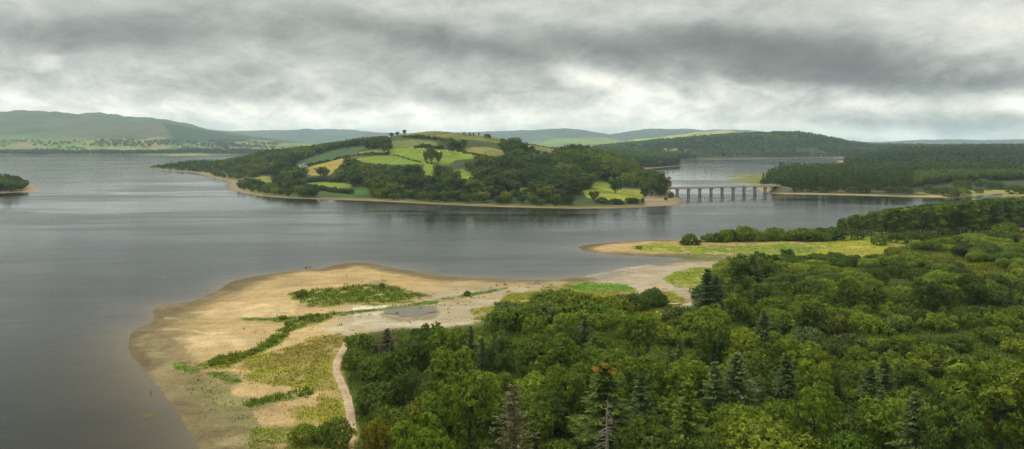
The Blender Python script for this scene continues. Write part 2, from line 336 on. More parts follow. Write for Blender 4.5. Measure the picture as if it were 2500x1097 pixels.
ZONES_PEN = [
 ([(956, 346), (1000, 341), (1040, 342), (1066, 347), (1070, 360), (1030, 362), (985, 360), (958, 360)], (.105, .125, .022), 2, 2, 1, .12),
 ([(930, 365), (1000, 361), (1060, 364), (1100, 366), (1160, 376), (1172, 386), (1112, 392), (1094, 402), (1050, 400), (1020, 390), (960, 380)], FIELD, 2, 2, 1, .12),
 ([(855, 392), (880, 385), (930, 380), (980, 382), (1040, 392), (1060, 400), (1000, 402), (930, 402), (880, 398)], (.12, .18, .014), 2, 2, 1, .1),
 ([(860, 376), (905, 366), (930, 366), (945, 378), (900, 380), (865, 386)], (.12, .15, .02), 2, 2, 1, .1),
 ([(735, 414), (780, 401), (835, 388), (842, 396), (822, 412), (806, 428), (760, 427), (735, 422)], GOLD, 2, 3, 1, .15),
 ([(850, 382), (880, 372), (880, 380), (850, 388)], GOLD, 2, 3, .9, .15),
 ([(715, 402), (760, 385), (820, 366), (880, 358), (905, 355), (870, 372), (830, 388), (770, 402), (730, 413)], BRACK, 3, 4, 1, .3),
 ([(975, 330), (1045, 318), (1120, 324), (1200, 335), (1260, 350), (1200, 348), (1160, 342), (1060, 336)], OLIVE, 2, 2, 1, .2),
 ([(1135, 361), (1180, 358), (1220, 366), (1250, 376), (1200, 381), (1140, 373)], (.17, .16, .035), 2, 2, 1, .12),
 ([(1034, 396), (1056, 400), (1054, 436), (1046, 444), (1034, 425)], FIELD, 2, 2, 1, .12),
 ([(1108, 416), (1130, 412), (1155, 428), (1156, 440), (1110, 432)], FIELD, 2, 2, 1, .12),
 ([(735, 448), (800, 441), (858, 451), (858, 464), (800, 463), (745, 456)], FIELD, 2, 3, 1, .12),
 ([(800, 462), (900, 455), (905, 480), (830, 480), (780, 470)], (.04, .10, .012), 3, 4, 1, .25),
 ([(1424, 466), (1480, 459), (1566, 462), (1576, 480), (1560, 490), (1470, 490), (1432, 482)], (.19, .21, .016), 2, 3, 1, .12),
 ([(1268, 457), (1292, 459), (1292, 482), (1276, 480)], FIELD, 2, 2, 1, .12),
 ([(618, 436), (640, 429), (680, 434), (690, 440), (650, 446)], (.17, .17, .03), 2, 3, 1, .15),
 ([(1278, 351), (1330, 357), (1392, 374), (1366, 376), (1290, 362)], OLIVE, 2, 2, 1, .12),
 ([(1408, 406), (1445, 407), (1450, 416), (1420, 416)], FIELD, 2, 2, 1, .12),
 ([(1460, 440), (1500, 450), (1480, 460), (1440, 462)], FIELD, 2, 2, .8, .12),
 ([(1150, 408), (1190, 400), (1260, 408), (1285, 416), (1270, 428), (1200, 430), (1150, 424)], (.06, .095, .018), 3, 3, 1, .3),
]
ZONES_B = [
 ([(2230, 472), (2380, 466), (2500, 462), (2700, 462), (2700, 480), (2420, 478), (2300, 480)], (.19, .18, .05), 3, 5, 1, .3),
 ([(1755, 434), (1790, 426), (1870, 420), (1900, 440), (1880, 455), (1780, 452), (1770, 438)], (.13, .14, .04), 2, 3, 1, .25),
 ([(1870, 455), (1960, 455), (2100, 460), (2200, 462), (2200, 468), (2000, 468), (1880, 465)], (.2, .14, .05), 3, 4, .9, .3),
]
ZONES_FAR = [
 ([(395, 300), (425, 304), (480, 314), (560, 328), (615, 340), (590, 345), (570, 356), (430, 352), (418, 330)], (.018, .04, .022), 2, 3, 1, .15),
 ([(560, 329), (700, 342), (760, 350), (700, 348), (600, 337)], (.02, .045, .02), 1, 2, 1, .15),
 ([(570, 347), (640, 343), (700, 350), (650, 356), (590, 356)], (.16, .15, .04), 1, 2, .9, .3),
 ([(220, 350), (260, 338), (330, 345), (310, 355), (240, 358)], (.13, .09, .04), 6, 8, .6, .2),
 ([(1500, 349), (1560, 340), (1700, 330), (1760, 326), (1700, 334), (1640, 346), (1560, 351)], (.26, .36, .04), 2, 3, 1, .15),  # sunlight on the fields by the village, painted into their colour
 ([(1600, 338), (1700, 322), (1790, 319), (1800, 324), (1720, 332), (1640, 342)], (.30, .28, .09), 2, 4, .9, .3),  # upper part of the sunlit slope, its brightness also in the colour
 ([(1540, 338), (1620, 326), (1700, 319), (1690, 324), (1610, 334)], (.02, .045, .03), 1, 2, 1, .1),
 ([(1320, 352), (1350, 338), (1480, 336), (1530, 345), (1480, 353)], (.14, .20, .05), 3, 4, .8, .3),
]
def paint(col, u, v, X, Y, zones, sc):
    nx = fbm(X / sc, Y / sc, 41, 5); ny = fbm(X / sc, Y / sc, 51, 5); mt = fbm(X / (sc * .35), Y / (sc * .35), 61, 5)
    for poly, c, soft, jit, cov, mot in zones:
        P = np.array(poly, float); pad = soft + jit + 4
        idx = np.where((u > P[:, 0].min() - pad) & (u < P[:, 0].max() + pad) & (v > P[:, 1].min() - pad) & (v < P[:, 1].max() + pad))[0]
        if not len(idx): continue
        d = sdist(u[idx] + nx[idx] * jit * 1.6, (v[idx] + ny[idx] * jit * .7), P)
        m = S(d / soft + .5) * cov
        m = np.clip(m * (1 + (mt[idx] * 2.4) * mot * 2.0), 0, 1)
        cc = np.array(c)[None] * (1 + mt[idx] * mot)[:, None]
        col[idx] = col[idx] * (1 - m)[:, None] + cc * m[:, None]
    return col

def region(X, Y, isl):
    u = U0 + F * X / Y
    near = ((Y < 548) | ((Y < 690) & (u > 1675))) & ~isl
    rightB = (Y < 2700) & (u > 1720) & ~near & ~isl
    hill = (Y < 1700) & (u <= 1720) & ~near & ~isl
    r = np.full(len(X), 4); r[hill] = 2; r[rightB] = 3; r[near] = 1; r[isl] = 0
    return r                                # 0 island 1 near ground 2 peninsula hill 3 right-hand woods land 4 far hills

def ground_colour(X, Y, z, s, isl):
    u, v = proj(X, Y, z)
    n1 = fbm(X / 14, Y / 14, 101, 5); n2 = fbm(X / 60, Y / 60, 111, 4)
    reg = region(X, Y, isl)
    col = np.tile(np.array(SAND), (len(X), 1)) * (1 + .16 * n1 + .16 * n2)[:, None] * (1 + .10 * fbm(X / 5, Y / 1.6, 121, 4))[:, None]
    # --- near ground
    i = np.where(reg == 1)[0]
    c = col[i]; ss = s[i] + n1[i] * 6 + n2[i] * 5
    wet = (1 - S((ss - 3) / (9 + 9 * S((700 - u[i]) / 200))))[:, None] * .92; c = c * (1 - wet) + np.array(SANDD)[None] * (1 + .5 * n1[i])[:, None] * wet
    lines = .5 + .5 * np.sin(s[i] * 1.3 + n1[i] * 5); c *= (1 - .22 * lines * (.5 + n2[i]) * np.exp(-s[i] / 40))[:, None]
    c = paint(c, u[i], v[i], X[i], Y[i], ZONES_NEAR, 12)
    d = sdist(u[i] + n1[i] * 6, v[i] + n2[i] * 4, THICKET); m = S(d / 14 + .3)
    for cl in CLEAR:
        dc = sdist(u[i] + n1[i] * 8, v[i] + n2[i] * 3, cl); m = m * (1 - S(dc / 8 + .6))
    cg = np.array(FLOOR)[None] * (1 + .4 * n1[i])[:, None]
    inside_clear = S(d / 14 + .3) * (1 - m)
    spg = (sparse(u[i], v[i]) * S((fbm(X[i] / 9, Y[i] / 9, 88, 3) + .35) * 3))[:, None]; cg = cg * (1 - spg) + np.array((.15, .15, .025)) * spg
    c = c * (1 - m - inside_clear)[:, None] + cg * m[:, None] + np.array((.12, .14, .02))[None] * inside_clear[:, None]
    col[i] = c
    # --- peninsula
    i = np.where(reg == 2)[0]
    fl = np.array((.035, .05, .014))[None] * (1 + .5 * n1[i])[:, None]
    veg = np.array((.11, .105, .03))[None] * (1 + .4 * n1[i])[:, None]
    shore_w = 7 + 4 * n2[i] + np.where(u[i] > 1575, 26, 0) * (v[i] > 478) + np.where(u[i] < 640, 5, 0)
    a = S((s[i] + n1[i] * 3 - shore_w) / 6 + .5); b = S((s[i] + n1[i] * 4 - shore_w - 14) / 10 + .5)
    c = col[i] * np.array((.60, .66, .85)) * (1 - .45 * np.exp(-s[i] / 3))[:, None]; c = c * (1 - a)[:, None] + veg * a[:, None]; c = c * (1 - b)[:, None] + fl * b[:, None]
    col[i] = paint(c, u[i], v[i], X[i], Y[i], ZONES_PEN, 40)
    # --- right woods land and island
    i = np.where((reg == 3) | (reg == 0))[0]
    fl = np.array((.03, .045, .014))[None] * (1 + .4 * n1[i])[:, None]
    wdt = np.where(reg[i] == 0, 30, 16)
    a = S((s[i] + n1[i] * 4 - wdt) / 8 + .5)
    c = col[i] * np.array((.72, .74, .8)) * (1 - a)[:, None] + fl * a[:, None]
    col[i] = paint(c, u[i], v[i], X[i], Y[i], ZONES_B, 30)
    # --- far hills: patchwork of fields low down, moor above
    i = np.where(reg == 4)[0]
    x, y = X[i], Y[i]
    cx = (x + 60 * fbm(x / 300, y / 300, 7, 2)) / 170; cy = (y + 60 * fbm(x / 300, y / 300, 8, 2)) / 260
    h1 = hash2(np.floor(cx + .3 * np.floor(cy)), np.floor(cy), 5); h2 = hash2(np.floor(cx + .3 * np.floor(cy)), np.floor(cy), 6)
    pal = np.array([(.09, .15, .03), (.13, .19, .035), (.07, .12, .03), (.18, .19, .05), (.03, .05, .022), (.18, .16, .05), (.10, .16, .035)])
    fld = pal[(h1 * 6.99).astype(int)] * (.8 + .4 * h2)[:, None]
    moor = np.array((.066, .098, .040))[None] * (1 + .8 * fbm(x / 350, y / 500, 33, 5))[:, None]
    hea = S(fbm(x / 420, y / 700, 35, 5) * 3 + .3)[:, None]
    moor = moor * (1 - hea * .45) + np.array((.085, .066, .045)) * hea * .45
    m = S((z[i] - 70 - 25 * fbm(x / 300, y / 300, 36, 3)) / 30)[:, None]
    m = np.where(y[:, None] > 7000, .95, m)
    moor = np.where(y[:, None] > 6900, moor * np.array((.5, .58, 1.05)), moor); c = fld * (1 - m) + moor * m  # farthest moor turned bluish, distance haze put into its colour
    wood = S((fbm(x / 260, y / 260, 44, 4) - .25) * 6)[:, None] * (1 - m)
    c = c * (1 - wood) + np.array((.022, .04, .018)) * wood
    lake = ((Y[i] < 3900) & (u[i] > 1250))[:, None]                     # right-hand wooded hill
    c = np.where(lake, np.array((.025, .042, .016)) * (1 + .3 * n1[i])[:, None], c)
    openf = (S((fbm(x / 120, y / 90, 47, 3) - .17) * 8) * (z[i] < 30) * (y > 2350))[:, None] * lake
    c = c * (1 - openf) + np.array((.15, .18, .035)) * openf
    c = paint(c, u[i], v[i], x, y, ZONES_FAR, 300)
    sh = S((12 - s[i]) / 8)[:, None]
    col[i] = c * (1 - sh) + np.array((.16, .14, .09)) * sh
    return np.clip(col, .004, .8), reg, u, v

# ------------------------------------------------------------------ the land sheet and the water sheet
def ratio_rows(a, b, r):
    n = int(math.log(b / a) / r); return list(a * np.exp(np.arange(n) * (math.log(b / a) / n)))
us = np.concatenate([np.arange(-1500, -60, 26), np.arange(-60, 2561, 2.6), np.arange(2586, 4000, 26)])
rows = np.array(ratio_rows(16, 90, .02) + ratio_rows(90, 700, .0042) + ratio_rows(700, 2500, .0058) + ratio_rows(2500, 14500, .0085) + [14500])
UU, YY = np.meshgrid(us, rows); GX = ((UU - U0) / F * YY).ravel(); GY = YY.ravel()
gs, gi = shore(GX, GY)
GZ = terrain(GX, GY, gs, gi)
nc = len(us); nr = len(rows)
col, reg, gu, gv = ground_colour(GX, GY, GZ, gs, gi)
idx = np.arange(nr * nc).reshape(nr, nc)
q = np.stack([idx[:-1, :-1], idx[:-1, 1:], idx[1:, 1:], idx[1:, :-1]], -1).reshape(-1, 4)
q = q[gs[q].max(1) > -40]
qr = reg[q[:, 0]]
for r, nm in enumerate(['island_ground', 'ground', 'hill', 'lakeside_land', 'hills']):
    qq = q[qr == r]
    used = np.unique(qq); remap = np.zeros(nr * nc, dtype=np.int64); remap[used] = np.arange(len(used))
    V = np.stack([GX[used], GY[used], GZ[used]], -1)
    o = obj(nm, make_mesh(nm, V, remap[qq], col[used], [M_GROUND], smooth=True), kind='structure')
LABELS = {'ground': 'sandy exposed lake shore with grassy patches and bush covered land', 'hill': 'wooded hill of the peninsula with bright green and golden fields',
          'hills': 'distant hazy hills with heather, fields and woods', 'island_ground': 'pale stony point of land at the left edge of the lake', 'lakeside_land': 'low ground under the conifer woods beyond the bridge'}
for k, vv in LABELS.items(): bpy.data.objects[k]['label'] = vv

wu = np.concatenate([np.arange(-3500, -60, 60), np.arange(-60, 2561, 6), np.arange(2600, 4500, 60)]); wr = np.array(ratio_rows(16, 14500, .012) + [14500])
UU, YY = np.meshgrid(wu, wr); WX = ((UU - U0) / F * YY).ravel(); WY = YY.ravel()
ws, _ = shore(WX, WY)
sh = np.exp(np.minimum(ws + 3 * fbm(WX / 15, WY / 15, 5, 3), 0) / 9.0)
sh = sh * np.clip(1.4 - WY / 600, .15, 1)
deep = np.array((.013, .015, .012)); shal = np.array((.105, .085, .05))
wc = deep * (1 - sh[:, None]) + shal * sh[:, None]
idx = np.arange(len(wr) * len(wu)).reshape(len(wr), len(wu))
q = np.stack([idx[:-1, :-1], idx[:-1, 1:], idx[1:, 1:], idx[1:, :-1]], -1).reshape(-1, 4)
q = q[ws[q].min(1) < 6]
used = np.unique(q); remap = np.zeros(len(ws), dtype=np.int64); remap[used] = np.arange(len(used))
obj('water', make_mesh('water', np.stack([WX[used], WY[used], WX[used] * 0], -1), remap[q], wc[used], [M_WATER], smooth=True), kind='structure', label='grey rippled water of the reservoir')

# ------------------------------------------------------------------ vegetation prototypes
def quads_to_mesh(name, c, n, a, l, w, col, m):
    """diamond leaf sprays: centre, normal, long axis, half length, half width"""
    n = n / (np.linalg.norm(n, axis=1, keepdims=True) + 1e-9)
    a = a - n * (a * n).sum(1, keepdims=True); a /= (np.linalg.norm(a, axis=1, keepdims=True) + 1e-9)
    b = np.cross(n, a)
    l = np.broadcast_to(np.asarray(l, float).reshape(-1, 1), (len(c), 1)); w = np.broadcast_to(np.asarray(w, float).reshape(-1, 1), (len(c), 1))
    V = np.stack([c - a * l, c + b * w, c + a * l, c - b * w], 1)
    return V.reshape(-1, 3), np.repeat(col, 4, 0)

def rdir(n, rng):
    d = rng.normal(size=(n, 3)); return d / np.linalg.norm(d, axis=1, keepdims=True)

def leafcol(n, rng, lo=.72, hi=1.3):
    v = rng.uniform(lo, hi, n)[:, None]; h = rng.normal(0, .10, n)[:, None]
    return np.concatenate([v * (1 + h), v, v * (1 - h * .6)], 1)

def crown(lobes, n, rng, leaf, depth=.25, shoot=.5, zmin=0.0, tuft=1, tlen=0.0, tjit=.02):
    L = np.array(lobes, float); n = n // tuft
    area = (L[:, 3] * L[:, 4] + L[:, 3] * L[:, 5] + L[:, 4] * L[:, 5]); p = area / area.sum()
    k = rng.choice(len(L), int(n * 2.3), p=p)
    d = rdir(len(k), rng); d[:, 2] = np.where((d[:, 2] < 0) & (rng.random(len(k)) < .5), -d[:, 2], d[:, 2])
    lump = 1 + .16 * fbm(d[:, 0] * 2.3 + k * 7, d[:, 1] * 2.3 + d[:, 2] * 2.9, 5, 3)
    rad = (1 - depth * rng.random(len(k)) ** 1.6) * lump
    c = L[k, :3] + d * L[k, 3:] * rad[:, None]
    keep = c[:, 2] > zmin
    for j in range(len(L)):
        e = ((c - L[j, :3]) / L[j, 3:]); inside = (e * e).sum(1) < .62
        keep &= ~(inside & (k != j) & (rng.random(len(k)) < .93))
    c = c[keep][:n]; d = d[keep][:n]; k = k[keep][:n]
    if tuft > 1:
        tv_ = rng.uniform(.6, 1.42, len(c)); c = np.repeat(c, tuft, 0); d = np.repeat(d, tuft, 0); k = np.repeat(k, tuft); f = rng.random(len(c)) ** .8
        up = d * 1.0 + np.array([0, 0, .7]); up /= np.linalg.norm(up, axis=1, keepdims=True)
        c = c + up * (f * tlen)[:, None] + rdir(len(c), rng) * tjit * rng.random((len(c), 1)) * (1.15 - f * .6)[:, None]
    else: tv_ = None
    nrm = d + rdir(len(c), rng) * .6
    ax = d * shoot + np.array([0, 0, .5]) * shoot + rdir(len(c), rng) * .8
    tint = 1 + .16 * (rng.random(len(L)) - .5)[k]
    sz = leaf * rng.uniform(.6, 1.35, len(c))
    colr = leafcol(len(c), rng) * tint[:, None]
    if tv_ is not None: colr = colr * np.repeat(tv_, tuft)[:, None]
    return quads_to_mesh('', c, nrm, ax, sz, sz * .42, colr, None)

def tube(pts, rads, sides=6):
    pts = np.array(pts, float); V = []; Q = []
    for i, p in enumerate(pts):
        t = pts[min(i + 1, len(pts) - 1)] - pts[max(i - 1, 0)]; t = t / (np.linalg.norm(t) + 1e-9)
        a = np.cross(t, [0.3, 1, .2]); a /= np.linalg.norm(a); b = np.cross(t, a)
        for s in range(sides):
            th = 2 * math.pi * s / sides; V.append(p + (a * math.cos(th) + b * math.sin(th)) * rads[i])
    for i in range(len(pts) - 1):
        for s in range(sides):
            s2 = (s + 1) % sides
            Q.append((i * sides + s, i * sides + s2, (i + 1) * sides + s2, (i + 1) * sides + s))
    return np.array(V), np.array(Q)

def join_tubes(ts):
    V = []; Q = []; o = 0
    for v, q_ in ts: V.append(v); Q.append(q_ + o); o += len(v)
    return np.concatenate(V), np.concatenate(Q)

def trunk_mesh(rng, h=.6, r=.035, limbs=6, name='trunk'):
    ts = [tube([(0, 0, -.05), (.01, 0, h * .4), (.02, .01, h * .8), (.0, .0, h * 1.3)], [r * 1.3, r, r * .7, r * .25])]
    for i in range(limbs):
        a = 6.28 * i / limbs + rng.random(); z0 = h * rng.uniform(.45, .95); L = rng.uniform(.18, .34)
        ts.append(tube([(0, 0, z0), (math.cos(a) * L * .5, math.sin(a) * L * .5, z0 + L * .45), (math.cos(a) * L, math.sin(a) * L, z0 + L * 1.1)], [r * .45, r * .3, r * .1], 5))
    V, Q = join_tubes(ts); return make_mesh(name, V, Q, None, [M_BARK], smooth=True)

# normalised: height 1 (bush: also diameter about 1.3 at height 1)
def lobes_bush(rng):
    L = [(0, 0, .42, .52, .52, .52)]
    for i in range(9):
        a = 6.28 * i / 9 + rng.random() * .5; r = rng.uniform(.25, .48); s = rng.uniform(.2, .34)
        L.append((math.cos(a) * r, math.sin(a) * r, rng.uniform(.18, .68), s, s, s * rng.uniform(.8, 1.1)))
    return L
def lobes_tree(rng, wide=.36, tall=False):
    L = []
    n = 15
    for i in range(n):
        t = i / (n - 1); z = .26 + .62 * t
        env = wide * math.sin(math.pi * min(1, (.22 + .78 * (1 - t)) ** .8) * .92 + .15) if not tall else wide * (1 - .5 * t)
        env = max(.06, env)
        a = i * 2.4 + rng.random(); s = rng.uniform(.12, .20) * (1.1 if t < .7 else .85)
        L.append((math.cos(a) * env * .75, math.sin(a) * env * .75, z, s, s, s * .85))
    L.append((0, 0, .55, wide * .62, wide * .62, .34)); return L

def crown_mesh(name, lobes, n, leaf, rng, m=None, **kw):
    V, c = crown(lobes, n, rng, leaf, **kw)
    return make_mesh(name, V, np.arange(len(V)).reshape(-1, 4), c, [m or M_LEAF])

def conifer_arr(rng, whorls=24, per=8, sprays=9, R_=.24, droop=.35, base=.06, leaf=.02, gap=0.0, irregular=.2):
    c = []; nn = []; ax = []; 
    for w in range(whorls):
        t = (w + rng.random() * .6) / whorls; z = base + (1 - base) * t
        Lw = R_ * (1 - t) ** .85 + .012
        for b in range(per):
            if rng.random() < gap: continue
            a = rng.random() * 6.28; L = Lw * rng.uniform(1 - irregular, 1 + irregular)
            dr = np.array([math.cos(a), math.sin(a), 0]); sd = np.array([-dr[1], dr[0], 0])
            up = .25 * (t) - droop * (1 - t)
            for k in range(sprays):
                f = (k + .6) / sprays
                for side in (-1, 1) if f < .95 else (0,):
                    ww = side * (1 - f * .8) * L * .28
                    p = dr * L * f + sd * ww + np.array([0, 0, z + L * up * f * f - abs(ww) * .25])
                    c.append(p); nn.append(np.array([0, 0, 1]) + rng.normal(size=3) * .45); ax.append(dr + sd * side * .7 + np.array([0, 0, -.25]))
    c = np.array(c); n = len(c)
    sz = leaf * rng.uniform(.7, 1.4, n)
    return quads_to_mesh('', c, np.array(nn), np.array(ax), sz, sz * .38, leafcol(n, rng, .7, 1.25), None)

rp = np.random.default_rng(3)
PROTO = {}
def reg_proto(key, meshes, trunk=None): PROTO[key] = (meshes, trunk)
reg_proto('bush', [crown_mesh('bush_foliage', lobes_bush(rp), 9000, .034, rp, shoot=1.6, depth=.30, tuft=15, tlen=.13, tjit=.07) for _ in range(5)])
reg_proto('bushfar', [crown_mesh('bush_foliage', lobes_bush(rp), 4200, .046, rp, shoot=1.4, depth=.25, tuft=10, tlen=.10, tjit=.09) for _ in range(4)])
reg_proto('tree', [crown_mesh('crown', lobes_tree(rp, .33), 13000, .020, rp, depth=.35, tuft=24, tlen=.03, tjit=.055) for _ in range(4)], [trunk_mesh(rp) for _ in range(2)])
reg_proto('talltree', [crown_mesh('crown', lobes_tree(rp, .25), 10000, .019, rp, depth=.35, tuft=22, tlen=.03, tjit=.05) for _ in range(3)], [trunk_mesh(rp) for _ in range(2)])
reg_proto('fir', [(lambda a: make_mesh('crown', a[0], np.arange(len(a[0])).reshape(-1, 4), a[1], [M_NEEDLE]))(conifer_arr(rp, 24, 9, 10, .25, .38, .04, .024, .06, .38)) for _ in range(3)], [trunk_mesh(rp, .7, .016, 0)])
reg_proto('thinfir', [(lambda a: make_mesh('crown', a[0], np.arange(len(a[0])).reshape(-1, 4), a[1], [M_NEEDLE]))(conifer_arr(rp, 20, 6, 8, .24, .22, .10, .018, .25, .45)) for _ in range(2)], [trunk_mesh(rp, .7, .016, 0)])
def lobes_shoots(rng):
    L = []
    for i in range(34):
        a = rng.random() * 6.28; q_ = .62 * math.sqrt(rng.random()); hh_ = rng.uniform(.22, .42)
        L.append((math.cos(a) * q_, math.sin(a) * q_, .25 + (.55 - q_ * .45) * rng.random(), .085, .085, hh_ * .6))
    return L
reg_proto('shoots', [crown_mesh('bush_foliage', lobes_shoots(rp), 6500, .040, rp, shoot=1.8, depth=.6, tuft=6, tlen=.10, tjit=.06) for _ in range(4)])
def lobes_pine(rng):
    L = []
    for i in range(11):
        a = rng.random() * 6.28; t = i / 10; z = .24 + .73 * t; e = .15 * (1.15 - t * .95); s = rng.uniform(.06, .10)
        L.append((math.cos(a) * e * .8, math.sin(a) * e * .8, z, s * 1.3, s * 1.3, s * .75))
    L.append((0, 0, .72, .11, .11, .24)); return L
reg_proto('pine', [crown_mesh('crown', lobes_pine(rp), 2600, .022, rp, M_NEEDLE, depth=.5) for _ in range(4)], [trunk_mesh(rp, .68, .010, 5) for _ in range(2)])
reg_proto('fartree', [crown_mesh('crown', lobes_tree(rp, .42), 1500, .045, rp) for _ in range(5)], [trunk_mesh(rp, .5, .03, 4)])
reg_proto('farfir', [(lambda a: make_mesh('crown', a[0], np.arange(len(a[0])).reshape(-1, 4), a[1], [M_NEEDLE]))(conifer_arr(rp, 15, 7, 3, .19, .15, .10, .042)) for _ in range(4)], [trunk_mesh(rp, .7, .014, 0)])

TONE = dict(dark=(.082, .122, .015), mid=(.130, .182, .016), light=(.180, .226, .018), yellow=(.17, .17, .012), grey=(.118, .155, .042), blue=(.075, .118, .036),
            lime=(.12, .18, .012), brown=(.12, .10, .05), olive=(.085, .115, .014), fardark=(.040, .070, .030), pendark=(.048, .082, .018), penmid=(.085, .122, .018), plant=(.135, .165, .018), larch=(.078, .124, .018))
ALLPOS = []
def plant(kind, X, Y, z, h, wf, tone, name, label, cat, group=None, parts=True, var=.12):
    meshes, trunks = PROTO[kind]
    me = meshes[int(R.integers(len(meshes)))]
    rz = float(R.random() * 6.28)
    c = np.array(TONE[tone] if isinstance(tone, str) else tone) * (1 + R.normal(0, var)) * np.array([1 + R.normal(0, .06), 1, 1])
    c = np.clip(c, .006, .5)
    sc = (h * wf, h * wf, h)
    sx = wf * h * float(R.uniform(.9, 1.12)); sy = wf * h * float(R.uniform(.9, 1.12))
    if trunks and parts:
        root = obj(name, None, loc=(X, Y, z), rz=rz, scale=(sx, sy, h), label=label, category=cat, group=group)
        cr = obj('crown', me, root); cr.color = (*c, 1)
        obj('trunk', trunks[int(R.integers(len(trunks)))], root)
    else:
        root = obj(name, me, loc=(X, Y, z), rz=rz, scale=(sx, sy, h), label=label, category=cat, group=group); root.color = (*c, 1)
    return root

class Stuff:
    """many far-off trees that read as one wood: one object"""
    def __init__(s): s.V = []; s.c = []
    def add(s, arr, X, Y, z, h, wf, tone, rng):
        V, c = arr; a = rng.random() * 6.28; ca, sa = math.cos(a), math.sin(a)
        sx = h * wf
        s.V.append(np.stack([(V[:, 0] * ca - V[:, 1] * sa) * sx + X, (V[:, 0] * sa + V[:, 1] * ca) * sx + Y, V[:, 2] * h + z], -1).astype(np.float32))
        t = np.array(TONE[tone] if isinstance(tone, str) else tone) * (1 + rng.normal(0, .14)) * np.array([1 + rng.normal(0, .08), 1, 1]); s.c.append((c * np.clip(t, .005, .5)).astype(np.float32))
    def build(s, name, label, m=None):
        if not s.V: return
        V = np.concatenate(s.V); c = np.concatenate(s.c)
        return obj(name, make_mesh(name, V, np.arange(len(V)).reshape(-1, 4), c, [m or M_LEAF]), kind='stuff', label=label, category='woodland')
A_TREE = [crown(lobes_tree(rp, .42), 420, rp, .075) for _ in range(6)]
A_TINY = [crown(lobes_tree(rp, .42), 60, rp, .17) for _ in range(6)]
A_FIR = [conifer_arr(rp, 9, 5, 2, .19, .1, .1, .075) for _ in range(5)]
A_TINYF = [conifer_arr(rp, 6, 4, 1, .2, .1, .05, .13) for _ in range(5)]
A_BUSH = [crown(lobes_bush(rp), 700, rp, .11) for _ in range(5)]; A_BUSHN = [crown(lobes_bush(rp), 3000, rp, .06, shoot=1.2) for _ in range(3)]

def scatter(x0, x1, y0, y1, d, rng, jit=.46):
    nx = int((x1 - x0) / d); ny = int((y1 - y0) / (d * .87))
    ix, iy = np.meshgrid(np.arange(nx), np.arange(ny))
    X = x0 + (ix + .5 * (iy % 2) + rng.uniform(-jit, jit, ix.shape)) * d; Y = y0 + (iy + rng.uniform(-jit, jit, ix.shape)) * d * .87
    return X.ravel(), Y.ravel()

